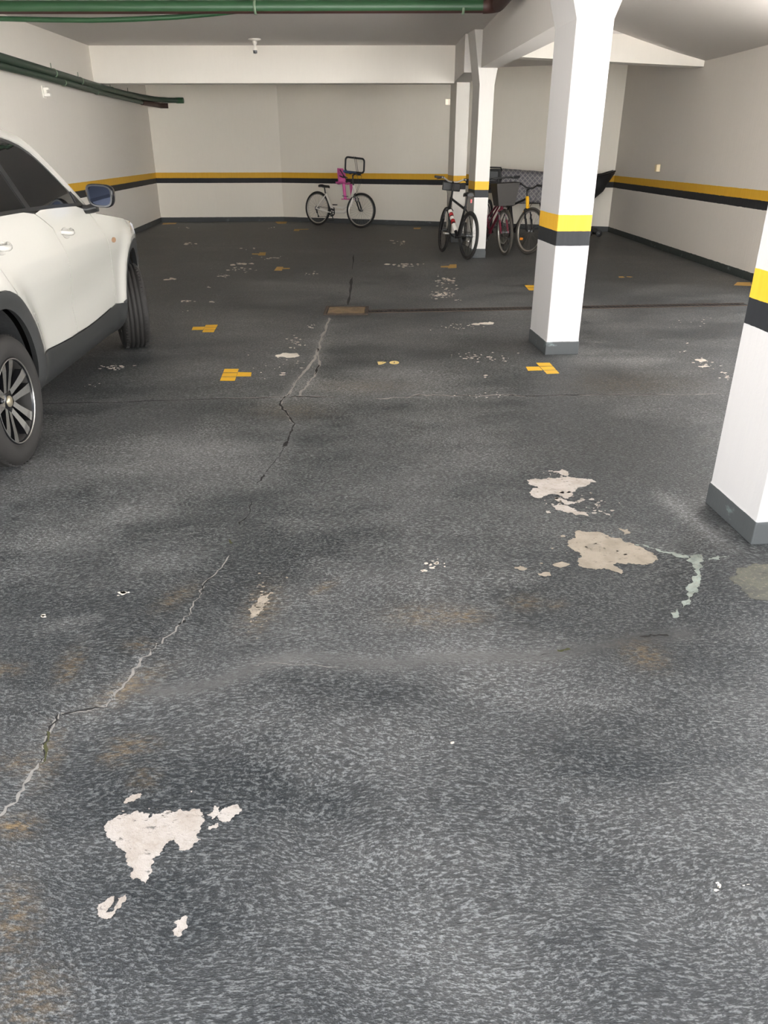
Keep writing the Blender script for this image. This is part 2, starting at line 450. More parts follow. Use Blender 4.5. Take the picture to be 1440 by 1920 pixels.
patches('peeled_patch', [
    [(235,160),(275,152),(330,155),(345,148),(390,150),(440,143),(510,152),(560,155),(582,172),(550,180),(520,195),(480,215),(460,240),(440,255),(400,240),(370,232),(330,240),(295,252),(265,242),(245,225),(258,210),(292,200),(272,190),(240,176)],
    [(358,290),(400,276),(440,290),(480,310),(545,322),(540,341),(480,338),(420,320),(380,310)],
    [(370,245),(410,253),(440,268),(500,262),(515,268),(470,281),(420,282),(380,262)], [(380,118),(410,106),(440,120),(440,139),(410,137)],
    [(330,314),(350,315),(355,326),(335,328)], [(590,270),(600,272),(595,300),(585,302)], [(615,320),(650,332),(655,345),(630,335)]], 'peel', (900, 840), K3,
    label='ragged pale bare patch in the paint, upper one left of the nearest pillar', flecks=[(1085, 940, 30, 9, 26, 3), (1050, 888, 18, 4, 10, 2.5), (1125, 950, 12, 10, 14, 3)])
patches('peeled_patch', [
    [(480,415),(560,420),(620,430),(700,450),(770,480),(850,520),(882,545),(870,570),(800,582),(740,575),(690,575),(665,585),(715,615),(710,631),(660,615),(620,602),(580,610),(520,600),(490,582),(490,557),(510,545),(470,515),(435,490),(440,465),(480,450),(475,430)],
    [(690,402),(735,405),(755,425),(715,437)], [(405,437),(425,437),(427,447),(408,448)]], 'peel_tan', (900, 840), K3,
    label='large tan bare patch in the paint, lower one left of the nearest pillar', flecks=[(1110, 1035, 50, 18, 14, 2)])
patches('peeled_patch', [[(365,582),(410,568),(447,580),(430,593),(370,592)], [(172,595),(200,589),(235,602),(205,613),(175,605)], [(288,628),(345,622),(356,640),(320,643)]], 'peel_tan', (900, 840), K3, it=2,
    label='three small pale chips left of the large tan patch')
patches('mineral_stain', [
    [(1050,540),(1110,535),(1117,550),(1100,580),(1107,640),(1092,710),(1065,735),(1020,790),(985,850),(965,850),(1005,770),(1045,720),(1058,650),(1062,590)],
    [(775,482),(850,500),(960,520),(1045,545),(1045,551),(960,528),(880,512),(790,490)], [(1140,560),(1180,545),(1236,545),(1200,560)]], 'efflor', (900, 840), K3, z=.0009, it=3, amp=.3,
    label='greenish white vertical mineral streak in front of the nearest pillar')
patches('peeled_patch', [[(1245,655),(1280,620),(1340,590),(1440,582),(1500,600),(1500,740),(1440,766),(1380,760),(1320,720),(1270,680)]], 'grit', (900, 840), K3, it=3, amp=.25,
    label='grey gritty worn patch at the right edge of the photo')
K5 = 1/3.6
patches('peeled_patch', [
    [(275,390),(330,350),(370,318),(420,310),(450,318),(490,290),(560,308),(575,340),(600,310),(650,312),(720,290),(745,300),(790,275),(820,290),(880,275),(920,280),(925,330),(945,365),(920,420),(900,445),(925,485),(870,515),(850,550),(815,562),(770,520),(745,485),(700,510),(665,545),(650,590),(590,620),(610,635),(585,680),(575,740),(550,782),(525,770),(515,750),(470,755),(445,735),(470,690),(430,640),(415,595),(400,560),(360,530),(320,490),(285,455),(272,420)],
    [(965,315),(1000,300),(1015,255),(1050,262),(1050,300),(1100,270),(1180,258),(1202,290),(1150,325),(1090,368),(1060,360),(1040,320),(1000,350),(985,325)],
    [(978,395),(1040,372),(1045,395),(985,420)], [(402,238),(440,200),(480,180),(520,172),(515,205),(470,228),(420,243)],
    [(855,156),(868,156),(866,166),(856,167)]], 'peel', (120, 1440), K5, it=4, amp=.27,
    label='large triangular white bare patch in the floor paint nearest the camera', flecks=[(290, 1520, 60, 6, 10, 1.6)])
patches('peeled_patch', [[(220,950),(260,910),(320,870),(340,862),(335,895),(300,950),(285,980),(320,975),(350,930),(365,880),(400,870),(415,855),(422,890),(385,940),(345,985),(320,1015),(255,1015),(225,990)]], 'peel', (120, 1440), K5, it=4, amp=.24,
    label='small horseshoe shaped bare chip below the large triangular patch')
patches('peeled_patch', [[(745,1040),(790,1020),(815,998),(833,1005),(825,1050),(830,1085),(795,1105),(785,1140),(740,1135),(732,1100),(760,1080)]], 'peel', (120, 1440), K5, it=4, amp=.24,
    label='small upright bare chip lowest in the photo')
patches('peeled_patch', [[(455,285),(500,265),(505,300),(480,325),(460,350),(430,375),(400,385),(395,345),(430,315)]], 'peel_tan', (300, 1000), 1/2.4, it=3, amp=.3,
    label='sandy worn spot beside the long diagonal crack', flecks=[(480, 1155, 12, 24, 26, 2), (500, 1110, 16, 14, 18, 2)])
patches('paint_chip', [], 'chip', flecks=[(233, 1113, 5, 2, 5, 5), (83, 1155, 3, 1, 2, 4), (793, 1071, 4, 2, 3, 4), (820, 1055, 10, 5, 12, 3), (848, 1393, 2, 1, 2, 3), (1345, 1662, 3, 6, 5, 4), (1380, 1660, 14, 6, 4, 2)], label='scattered small white chips in the foreground')
patches('paint_chip', [[(516,667),(530,662),(556,662),(559,669),(545,671),(520,670)]], 'chip', it=2, flecks=[(556, 645, 8, 8, 22, 2.2), (505, 690, 30, 14, 12, 1.8), (528, 702, 4, 2, 4, 3), (215, 688, 16, 3, 26, 2.4), (167, 722, 8, 4, 6, 2), (560, 690, 20, 10, 6, 1.5)], label='pale chips around the small white dash behind the drain')
patches('paint_chip', [[(886,607),(905,605),(918,603),(926,606),(915,609),(902,608)], [(885,609),(893,606),(900,607),(898,610)]], 'chip', it=2, flecks=[(860, 612, 22, 4, 26, 1.6), (890, 670, 28, 4, 36, 1.7), (912, 704, 2, 2, 2, 3), (930, 670, 14, 5, 14, 1.8), (900, 742, 30, 3, 14, 1.3)], label='scattered pale chips left of the middle pillar')
patches('paint_chip', [[(1304,676),(1318,673),(1328,677),(1312,679)], [(1311,688),(1322,685),(1332,688),(1318,690)]], 'chip', it=2, flecks=[(1320, 684, 14, 7, 22, 1.8), (1362, 702, 8, 5, 14, 2.2), (1290, 643, 2, 1, 2, 4), (1278, 660, 3, 1, 3, 3), (1300, 605, 40, 4, 8, 1.3), (1262, 612, 5, 2, 3, 2)], label='pale chips between the middle and the nearest pillar')
patches('paint_chip', [], 'chip', flecks=[(835, 525, 10, 3, 24, 2.4), (826, 553, 12, 4, 36, 2.4), (838, 540, 12, 9, 22, 1.8), (842, 527, 6, 2, 8, 3), (755, 497, 18, 2, 20, 3), (860, 562, 4, 1, 3, 2)], label='cluster of pale chips between the drain and the black bicycle')
patches('paint_chip', [], 'chip', flecks=[(452, 494, 9, 1, 9, 4), (450, 505, 16, 3, 22, 2), (418, 518, 8, 2, 14, 2), (325, 524, 8, 1, 6, 4), (365, 457, 8, 1, 5, 4), (510, 484, 12, 1, 12, 2), (585, 513, 10, 2, 8, 2), (347, 565, 7, 1, 8, 2.6), (395, 566, 5, 1, 5, 2), (392, 539, 3, 1, 3, 2), (350, 583, 4, 1, 3, 2), (745, 455, 12, 2, 10, 2.5), (505, 427, 5, 1, 3, 3), (348, 427, 5, 1, 3, 2), (585, 610, 6, 2, 8, 2), (460, 466, 7, 1, 4, 2)], label='scattered pale chips on the far left of the floor')
# yellow stall marks: a slab of two or three strips and a stem
def mark(org, k, quads, mat, label=None):
    mb = MB()
    for q in quads:
        P = [at(org[0]+x*k, org[1]+y*k) for x, y in q]
        mb.add([(p.x, p.y, .0015) for p in P], [(0, 1, 2, 3)])
    o = mb.build('stall_marking', mat, FLOOR)
    if label: o['label'] = label
K1 = 1/2.3226; K2 = 1/2.25
def strips(a, b, c, d, n, g=.05):
    out = []
    L = lambda p, q, t: (p[0]+(q[0]-p[0])*t, p[1]+(q[1]-p[1])*t)
    for i in range(n):
        t0, t1 = (i+g)/n, (i+1-g)/n
        out.append((L(a, d, t0), L(b, c, t0), L(b, c, t1), L(a, d, t1)))
    return out
mark((280, 400), K1, strips((328,677),(390,677),(372,731),(307,731), 3)+[((386,692),(445,693),(443,711),(380,711))], 'marking', 'yellow T mark left of the crack, nearest one')
mark((280, 400), K1, strips((246,486),(299,485),(280,519),(230,519), 3)+[((190,495),(242,494),(234,508),(184,509))], 'marking', 'yellow T mark beside the white car front wheel')
mark((280, 400), K1, [((556,233),(584,233),(577,250),(543,250)), ((582,238),(613,238),(611,243),(580,243))], 'marking_worn', 'worn yellow T mark behind the drain')
mark((280, 400), K1, [((480,170),(508,170),(505,184),(473,184)), ((447,175),(477,175),(475,180),(447,180))], 'marking_worn')
mark((280, 400), K1, [((632,69),(656,69),(652,77),(628,77)), ((656,69),(698,68),(690,71),(655,72))], 'marking_worn', 'worn T mark in front of the white bicycle')
mark((280, 400), K1, [((548,37),(600,36),(596,45),(560,46))], 'marking_worn')
mark((280, 400), K1, [((60,42),(120,41),(115,47),(55,49))], 'marking_worn')
mark((280, 400), K1, [((1308,223),(1338,222),(1338,238),(1300,240)), ((1270,230),(1306,229),(1303,236),(1268,236))], 'marking_worn', 'worn yellow T mark in front of the black bicycle')
mark((280, 400), K1, [((1150,63),(1183,62),(1180,69),(1152,69))], 'marking_worn')
mark((800, 400), K2, strips((460,630),(518,630),(561,677),(508,679), 3)+[((418,648),(474,647),(489,663),(428,665))], 'marking', 'yellow T mark in front of the middle pillar')
mark((800, 400), K2, strips((412,303),(460,303),(470,326),(432,326), 2), 'marking', 'yellow mark half behind the middle pillar')
mark((800, 400), K2, [((1310,291),(1366,291),(1372,307),(1295,304))], 'marking_worn', 'ochre mark beside the right wall')
# stencilled stall number read from the other side of the bay
def stencil(polys, mat, org, k, label=None):
    mb = MB()
    for poly in polys:
        P = [at(org[0]+x*k, org[1]+y*k) for x, y in poly]; n = len(P)
        if n % 2 == 0 and n > 8:       # ring given as outer then inner points
            h = n//2
            mb.add([(p.x, p.y, .0015) for p in P], [(i, (i+1) % h, h+(i+1) % h, h+i) for i in range(h)])
        else: mb.add([(p.x, p.y, .0015) for p in P], [tuple(range(n))])
    o = mb.build('stall_number', mat, FLOOR)
    if label: o['label'] = label
el = lambda cx, cy, a, b, n=20: [(cx+a*math.cos(2*PI*i/n), cy+b*math.sin(2*PI*i/n)) for i in range(n)]
tri_o = [(390,268),(430,262),(520,262),(645,278),(600,305),(545,330),(480,348),(430,350),(412,320),(408,290)]
tri_i = [(530,289),(536,288),(545,287),(562,290),(560,295),(552,298),(540,299),(532,298),(528,295),(527,292)]
stencil([tri_o+tri_i, el(855, 290, 132, 46)+el(853, 285, 12, 26)], 'stencil', (680, 660), 1/14.4, 'pale stencilled number 04 upside down on the floor')
stencil([[(355,335),(500,330),(575,365),(480,378),(370,372)], [(620,330),(760,335),(845,352),(760,365),(640,352)]], 'marking_worn', (1140, 500), 1/18, 'worn stencilled number at the right')
stencil([el(460, 468, 100, 22), el(770, 478, 98, 24)], 'grit', (660, 470), 1/24)
# cracks: dark ribbon with pale worn lips
def ribbon(mb, pts, wpx, z, mi=0, jit=.35, sub=5):
    P = []
    for (x0, y0), (x1, y1) in zip(pts, pts[1:]):
        for i in range(sub):
            t = i/sub; P.append((x0+(x1-x0)*t, y0+(y1-y0)*t))
    P.append(pts[-1])
    prev = None; vs = []
    for i, (x, y) in enumerate(P):
        s = max(.15, (y-285)/600)
        x += random.uniform(-1, 1)*2.2*s*jit*3; y += random.uniform(-1, 1)*1.0*s*jit*3
        c = at(x, y); q = P[min(i+1, len(P)-1)]; r_ = P[max(i-1, 0)]
        d = at(*q)-at(*r_); d.normalize(); n = Vector((-d.y, d.x, 0))
        w = wpx*.42*(c.y/.9+.6)/CF*random.uniform(.35, 1.3)
        if i in (0, len(P)-1): w *= .2
        vs += [(c+n*w), (c-n*w)]
    mb.add([(v.x, v.y, z) for v in vs], [(2*i, 2*i+1, 2*i+3, 2*i+2) for i in range(len(P)-1)], mi)
def crack(name, lips, darks, label, moss=()):
    mb = MB()
    for p, w in lips: ribbon(mb, p, w, .0006, 0, .5)
    for p, w in darks: ribbon(mb, p, w, .0011, 1)
    for p, w in moss: ribbon(mb, p, w, .0014, 2)
    o = mb.build(name, ['crack_edge', 'crack', 'moss'], FLOOR, fix=False)
    for f in o.data.polygons:
        if f.normal.z < 0: f.flip()
    o['label'] = label
crack('crack', [(main1, 5), (main2, 4), (main3[:4], 4)], [(main1[-2:], 3), ([(598, 683), (590, 703)], 4), (main3[:6], 3.5), (main3[5:8], 1.6), (main3[7:9], 4), (main3[9:], 2.5), ([(597, 653), (596, 660)], 4), ([(540, 826), (532, 838)], 8)], 'forking crack running from the drain towards the camera')
crack('crack', [(main4[3:8], 2.5), (main4[7:11], 3), (main4[10:14], 6), (main4[13:17], 4), (main4[16:20], 6), (main4[19:], 7)],
      [(main4[0:2], 3), (main4[4:7], 2), ([(346, 1163), (336, 1172)], 5), (main4[9:11], 2.5), (main4[14:17], 4), (main4[16:20], 5)], 'long diagonal crack with ochre lips in the left foreground',
      [([(430, 1012), (434, 1020)], 4), ([(92, 1370), (86, 1400), (79, 1432)], 6)])
crack('crack', [(joint[6:12], 6), (joint[2:6], 4), (joint[11:], 3)], [(joint[:4], 3.5), (joint[3:6], 4.5), (joint[7:14], 2.2), (joint[10:13], 3.6)], 'hairline joint running across the whole floor')
crack('crack', [([(645, 1250), (500, 1243), (480, 1250)], 1.5)], [([(1200, 1195), (1225, 1191), (1255, 1193)], 5), ([(1000, 1232), (1050, 1222)], 1.3)], 'dark slit along the low ridge in the right foreground', [([(1047, 1222), (1060, 1219), (1072, 1217)], 6)])
crack('crack', [], [([(663, 478), (661, 505)], 2.5), ([(660, 520), (657, 545), (653, 572)], 5), ([(632, 549), (655, 550)], 2.5), ([(652, 478), (668, 478)], 2)], 'dark crack running from the drain towards the back wall')

# ------------------------------------------------------------------ drain
da, db, dc, dd = at(606, 591), at(690, 591), at(689, 576), at(612, 576)
t = thing('drain_cover', 'rectangular sandy drain cover in a rusty frame set in the floor', 'drain cover', ((da.x+db.x)/2, (da.y+dc.y)/2, 0))
w2, l2 = (db.x-da.x)/2, (dc.y-da.y)/2
m = MB(); m.box((-w2+.035, -l2+.035, -.01), (w2-.035, l2-.035, .008))
m.build('lid', 'drain', t, bevel=.004)
m = MB()
for lo, hi in (((-w2, -l2), (w2, -l2+.03)), ((-w2, l2-.03), (w2, l2)), ((-w2, -l2+.03), (-w2+.03, l2-.03)), ((w2-.03, -l2+.03), (w2, l2-.03))):
    m.box((lo[0], lo[1], -.01), (hi[0], hi[1], .012))
m.build('frame', 'rust', t)
t['label'] = 'rectangular sandy drain cover in a rusty frame at the end of the channel'
g0 = at(691, 584.5); g1 = at(1400, 571)
dv = g1-g0; L = dv.length
t = thing('channel_grate', 'long narrow rusty drain channel grate running behind the middle pillar', 'drain grate', g0, math.atan2(dv.y, dv.x))
m = MB(); m.box((.0, -.075, -.01), (L, -.058, .006)); m.box((0, .058, -.01), (L, .075, .006)); m.build('frame', 'rust', t)
m = MB()
for i in range(int(L/.045)): m.box((.012+i*.045, -.058, -.01), (.012+i*.045+.022, .058, .005))
m.build('grating', 'rust_dark', t)
m = MB(); m.box((0, -.058, -.02), (L, .058, .0015)); m.build('channel', 'crack', t)

# ------------------------------------------------------------------ room shell
def struct(name, mb, mat, **kw):
    o = mb.build(name, mat, **kw); o['kind'] = 'structure'; return o
LW = lambda y: -5.214+(18.85-y)*.083
BL = (-5.214, 18.85); JG = (-2.37, 19.05); RC = (4.60, 16.45)
bslope = (RC[1]-JG[1])/(RC[0]-JG[0])
BY = lambda x: JG[1]+(x-JG[0])*bslope
def wallseg(mb, a, b, z0, z1, th):      # a wall seen from its left-hand side when walking a->b ... thickness away
    a = Vector((a[0], a[1], 0)); b = Vector((b[0], b[1], 0)); d = (b-a).normalized(); n = Vector((-d.y, d.x, 0))*th
    P = [a, b, b+n, a+n]
    mb.add([(p.x, p.y, z0) for p in P]+[(p.x, p.y, z1) for p in P], [(0,3,2,1),(4,5,6,7),(0,1,5,4),(1,2,6,5),(2,3,7,6),(3,0,4,7)])
m = MB(); wallseg(m, (LW(2.0), 2.0), BL, 0, 3.35, .2); struct('wall_left', m, 'wall_left')
m = MB(); wallseg(m, BL, JG, 0, 3.35, .2)
nx0, nx1, nz0, nz1 = 1.27, 1.52, 2.36, 2.47
wallseg(m, JG, (nx0, BY(nx0)), 0, 3.35, .2)
wallseg(m, (nx0, BY(nx0)), (nx1, BY(nx1)), 0, nz0, .2); wallseg(m, (nx0, BY(nx0)), (nx1, BY(nx1)), nz1, 3.35, .2)
wallseg(m, (nx1, BY(nx1)), RC, 0, 3.35, .2)
struct('wall_back', m, 'wall_back')
m = MB(); m.box((nx0-.06, BY(nx0)+.18, nz0-.1), (nx1+.06, BY(nx0)+.4, nz1+.35)); struct('trim_1', m, 'soffit')
m = MB(); wallseg(m, RC, (4.66, 8.8), 0, 3.35, .2); wallseg(m, (4.66, 3.4), (4.66, -.5), 0, 3.35, .2); struct('wall_right', m, 'wall_right')  # unseen near stretch added to dim the car's side; gap lets light in
# ceilings
cz = lambda y: 3.02+.025*(y-13)
m = MB()
def slab(mb, x0, x1, y0, y1, f, th=.25):
    mb.add([(x0,y0,f(y0)),(x1,y0,f(y0)),(x1,y1,f(y1)),(x0,y1,f(y1)),(x0,y0,f(y0)+th),(x1,y0,f(y0)+th),(x1,y1,f(y1)+th),(x0,y1,f(y1)+th)],
           [(0,3,2,1),(4,5,6,7),(0,1,5,4),(1,2,6,5),(2,3,7,6),(3,0,4,7)])
CE0 = 1.6
slab(m, -5.6, 1.45, CE0, 19.3, cz)
# right bay: flat, then sloping down to the wall
prof = [(1.45, 3.12), (2.9, 3.12), (3.1, 3.09), (3.3, 3.03), (3.6, 2.94), (4.2, 2.77), (4.66, 2.66)]
for y0, y1, dz0, dz1 in ((CE0, 12.6, -.17, 0),):
    lo = [(x, y0, z+(dz0 if z > 2.7 else dz0*.35)) for x, z in prof]; hi = [(x, y1, z) for x, z in prof]
    n = len(prof)
    m.add(lo+hi, [(i, i+1, n+i+1, n+i) for i in range(n-1)], 0, True)
    m.add([(1.45, y0, 3.2), (4.86, y0, 3.2), (4.86, y1, 3.3), (1.45, y1, 3.3)], [(0, 1, 2, 3)])
    m.add([(p[0], p[1], p[2]) for p in lo]+[(4.66, y0, 3.2), (1.45, y0, 3.2)], [tuple(range(n+2))])
slab(m, 1.45, 4.9, 12.6, 19.3, lambda y: 3.0)
struct('ceiling', m, 'soffit')
# beams
def prism(mb, P4, za, zb):     # P4: four plan corners, za/zb lists of bottom / top heights
    mb.add([(p[0], p[1], z) for p, z in zip(P4, za)]+[(p[0], p[1], z) for p, z in zip(P4, zb)],
           [(0,3,2,1),(4,5,6,7),(0,1,5,4),(1,2,6,5),(2,3,7,6),(3,0,4,7)])
m = MB(); prism(m, [(-5.1, 14.45), (1.17, 14.4), (1.17, 14.7), (-5.1, 14.75)], [2.515]*4, [3.12]*4)
struct('beam', m, 'beam')
m = MB(); prism(m, [(1.17, 12.72), (1.44, 12.72), (1.44, 14.7), (1.17, 14.7)], [2.53, 2.53, 2.53, 2.53], [3.12]*4); struct('beam', m, 'soffit')
m = MB(); prism(m, [(1.31, 6.5), (1.56, 6.5), (1.61, 12.22), (1.36, 12.22)], [2.345, 2.345, 2.545, 2.545], [2.95, 2.95, 3.1, 3.1]); struct('beam', m, 'soffit')
m = MB(); prism(m, [(1.3, 12.62), (4.75, 12.62), (4.75, 12.9), (1.3, 12.9)], [2.745, 2.59, 2.59, 2.745], [3.2]*4); struct('beam', m, 'beam')

# ------------------------------------------------------------------ pillars
def pillar(fl, w, d, rot, prof, mat, label):
    """fl: front left corner; prof: list of (z, spread left, spread right, spread front/back)"""
    e = Vector((math.cos(R(rot)), math.sin(R(rot)))); n = Vector((-e.y, e.x)); f = Vector(fl)
    mb = MB(); vs = []
    for z, sl, sr, sf in prof:
        for a, b in ((-sl, -sf), (w+sr, -sf), (w+sr, d+sf), (-sl, d+sf)):
            p = f+e*a+n*b; vs.append((p.x, p.y, z))
    k = len(prof)
    fs = [(4*i+j, 4*i+(j+1) % 4, 4*i+4+(j+1) % 4, 4*i+4+j) for i in range(k-1) for j in range(4)]
    fs += [(0, 3, 2, 1), (4*k-4, 4*k-3, 4*k-2, 4*k-1)]
    mb.add(vs, fs)
    o = mb.build('pillar', mat, bevel=.006)
    return tag(o, label, 'pillar', 'painted garage pillars')
B = .006
A_, B_ = at(1409, 1021), at(1325, 943)
rotR = math.degrees(math.atan2(-(B_.x-A_.x), B_.y-A_.y))
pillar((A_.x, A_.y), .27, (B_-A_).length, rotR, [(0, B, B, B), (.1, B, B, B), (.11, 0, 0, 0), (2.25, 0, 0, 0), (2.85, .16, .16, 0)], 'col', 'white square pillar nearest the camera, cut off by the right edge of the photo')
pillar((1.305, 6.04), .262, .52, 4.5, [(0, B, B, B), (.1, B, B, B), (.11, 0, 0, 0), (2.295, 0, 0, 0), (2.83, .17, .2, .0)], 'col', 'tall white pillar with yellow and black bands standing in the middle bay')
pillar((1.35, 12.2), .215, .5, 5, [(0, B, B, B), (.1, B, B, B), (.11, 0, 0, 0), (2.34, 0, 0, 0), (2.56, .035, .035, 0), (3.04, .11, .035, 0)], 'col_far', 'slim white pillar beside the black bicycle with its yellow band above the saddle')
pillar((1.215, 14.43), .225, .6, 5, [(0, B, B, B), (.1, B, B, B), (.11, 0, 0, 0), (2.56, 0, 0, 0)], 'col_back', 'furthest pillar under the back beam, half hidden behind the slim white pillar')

# ------------------------------------------------------------------ pipes and fittings
def arcpts(c, r, a0, a1, n, ex, ey):
    c = Vector(c); ex = Vector(ex); ey = Vector(ey)
    return [c+ex*r*math.cos(a0+(a1-a0)*i/n)+ey*r*math.sin(a0+(a1-a0)*i/n) for i in range(n+1)]
# big pipe under the ceiling
o = thing('ceiling_pipe', 'thick green drain pipe crossing just under the ceiling at the top of the photo', 'pipe', (-4.3, 9.05, 2.8))
m = MB(); m.tube([(-.1, .03, 0), (2, .02, 0), (5.3, 0, 0.005)], .058, 24)
for i, f in enumerate(m.f):
    if sum(m.v[k].z for k in f)/len(f) < -.036: m.m[i] = 1
m.build('pipe_run', ['pipe', 'pipe_rust'], o)
m = MB(); m.tube(arcpts((5.3, -.14, .005), .14, PI/2, 0, 8, (1, 0, 0), (0, 1, 0))+[(5.44, -.5, .0), (5.44, -4.0, -.06)], .064, 16); m.build('elbow', 'pipe_rust', o)
for x in (3.0, 5.1):
    m = MB(); m.lathe([(.057, -.012), (.066, -.012), (.066, .012), (.057, .012)], 20, axis='x', T=Matrix.Translation((x, .01, 0)))
    m.box((x-.008, -.004, .06), (x+.008, .012, .16)); m.build('pipe_clamp', 'clamp', o)
o = thing('ceiling_pipe', 'thin green pipe sagging below the thick pipe at the upper left', 'pipe', (-4.3, 9.3, 2.75))
m = MB()
def atY(x, y, Y):
    u = (x-720)/CF; v = (960-y)/CF; d = (u, CC+v*CS, -CS+v*CC); t_ = Y/d[1]
    return Vector((d[0]*t_, Y, CH+d[2]*t_))
rt = Vector((-4.3, 9.3, 2.75))
m.tube([atY(x, y, 9.3)-rt for x, y in ((-40, 32), (0, 35), (80, 37), (170, 38), (250, 36), (330, 32), (400, 26), (470, 18))], .024, 12)
m.build('pipe_run', 'pipe', o)
# two pipes along the left wall
def wpt(y, off, z): return Vector((LW(y)+off, y, z))
o = thing('wall_pipe', 'upper dark green pipe along the left wall, running on past the back corner', 'pipe', wpt(10, .11, 2.452))
rt = o.location.copy()
pl = [wpt(8, .11, 2.44), wpt(10, .11, 2.452), wpt(12.5, .11, 2.458), wpt(14.6, .11, 2.455), wpt(16.2, .12, 2.47), wpt(17.4, .18, 2.485), Vector((-4.85, 18.2, 2.49)), Vector((-4.66, 18.5, 2.487)), Vector((-4.42, 18.55, 2.487))]
m = MB(); m.tube([p-rt for p in pl], .05, 14); m.build('pipe_run', 'pipe_dark', o)
m = MB(); m.tube([p-rt for p in (Vector((-4.5, 18.55, 2.487)), Vector((-4.34, 18.55, 2.487)))], .056, 14); m.build('end_cap', 'pipe', o)
for y in (11.9, 13.2, 15.2, 16.6):
    p = wpt(y, .11, 2.455+max(0, y-14.6)*.01)-rt
    m = MB(); m.lathe([(.048, -.01), (.057, -.01), (.057, .01), (.048, .01)], 18, T=Matrix.Translation(p)); m.box((p.x-.11, p.y-.006, p.z+.042), (p.x-.02, p.y+.006, p.z+.056)); m.tube([p+Vector((-.02, 0, .05)), p+Vector((-.02, 0, .12))], .005, 6)
    m.build('pipe_clamp', 'clamp', o)
o = thing('wall_pipe', 'lower dark green pipe along the left wall with a brown end at the corner', 'pipe', wpt(10, .11, 2.37))
rt = o.location.copy()
pl = [wpt(8, .11, 2.35), wpt(11, .11, 2.372), wpt(14, .11, 2.378), wpt(16.2, .12, 2.392), wpt(17.6, .15, 2.395)]
m = MB(); m.tube([p-rt for p in pl], .04, 14); m.build('pipe_run', 'pipe_dark', o)
m = MB(); m.tube([p-rt for p in (wpt(17.5, .15, 2.395), wpt(18.2, .3, 2.39), Vector((-4.85, 18.55, 2.388)), Vector((-4.70, 18.6, 2.388)))], .05, 14); m.build('elbow', 'pipe_rust', o)
for y in (12.3, 14.1):
    p = wpt(y, .11, 2.374)-rt
    m = MB(); m.lathe([(.039, -.01), (.047, -.01), (.047, .01), (.039, .01)], 18, T=Matrix.Translation(p)); m.box((p.x-.11, p.y-.006, p.z-.008), (p.x-.035, p.y+.006, p.z+.008)); m.build('pipe_clamp', 'clamp', o)
# lamp holder
lp = at(477, 73, cz(13.2))
o = thing('lamp_holder', 'white empty bulb holder hanging from the ceiling before the back beam', 'lamp holder', (lp.x, lp.y, cz(lp.y)))
m = MB(); m.lathe([(.002, 0), (.095, -.002), (.095, -.014), (.05, -.026), (.035, -.03), (.002, -.03)], 24, axis='z'); m.build('ceiling_rose', 'white_plastic', o)
m = MB(); m.lathe([(.002, -.03), (.036, -.03), (.03, -.075), (.018, -.082), (.018, -.092), (.042, -.15), (.04, -.155), (.002, -.15)], 20, axis='z'); m.build('socket', 'white_plastic', o)
m = MB(); m.lathe([(.03, -.15), (.03, -.19), (.012, -.195), (.012, -.155)], 16, axis='z'); m.build('contact_ring', 'steel', o)
# small fittings on the walls
sy = 11.67
o = thing('wall_lamp', 'small white fitting on the left wall just under the green pipes', 'wall fitting', (LW(sy), sy, 2.217))
o.rotation_euler = (0, 0, R(4.7))
m = MB(); m.box((0, -.06, -.075), (.014, .06, .075)); m.build('back_plate', 'white_plastic', o, bevel=.003)
m = MB(); m.box((.012, -.035, .02), (.085, .03, .05)); m.box((.012, -.035, -.055), (.09, .03, -.02)); m.box((.012, -.03, -.03), (.05, .025, .03)); m.build('holder', 'white_plastic', o, bevel=.004)
o = thing('wall_box', 'tiny ivory junction box on the right wall above the yellow band', 'junction box', (4.62, 13.9, 1.237))
m = MB(); m.box((-.055, -.045, -.055), (0.03, .045, .055)); m.build('housing', 'ivory', o, bevel=.004)
m = MB(); m.box((-.06, -.038, -.048), (-.053, .038, .048)); m.build('cover_plate', 'ivory', o)
# ------------------------------------------------------------------ car (local axes: x right, y forward from the rear axle, z up)
def pchip(xs, ys):
    n = len(xs); h = [xs[i+1]-xs[i] for i in range(n-1)]; d = [(ys[i+1]-ys[i])/h[i] for i in range(n-1)]
    mm = [d[0]]+[0 if d[i-1]*d[i] <= 0 else 2*d[i-1]*d[i]/(d[i-1]+d[i]) for i in range(1, n-1)]+[d[-1]]
    def f(x):
        x = min(max(x, xs[0]), xs[-1])
        i = 0
        while i < n-2 and x > xs[i+1]: i += 1
        t = (x-xs[i])/h[i]
        return ((1+2*t)*(1-t)**2*ys[i]+t*(1-t)**2*h[i]*mm[i]+t*t*(3-2*t)*ys[i+1]+t*t*(t-1)*h[i]*mm[i+1])
    return f
WB, WR = 2.63, .334
half = pchip([.18, .22, .28, .34, .45, .6, .75, .86, .93, 1.0, 1.08, 1.15, 1.3, 1.45, 1.55, 1.63], [.70, .76, .825, .853, .872, .881, .887, .898, .897, .876, .859, .842, .785, .725, .68, .60])
def S(u, z):
    w = half(z)
    if u > 2.1: t_ = (u-2.1)/1.25; w -= .20*t_**2.4
    if u < -.1: t_ = (-.1-u)/.75; w -= .13*t_*t_
    for c in (0, WB):
        r = math.hypot((u-c)/.93, (z-.39)/1.02)
        if z > WR-.1: w += .024*math.exp(-((r-.47)/.085)**2)
    if .4 < u < 2.0: w -= .022*math.exp(-((z-.62)/.12)**2)*math.sin(PI*(u-.4)/1.6)
    return w
car = thing('car', 'white compact SUV with black mirror and charcoal sills parked by the left wall', 'car', (-2.762, 3.665, 0), R(2.7))
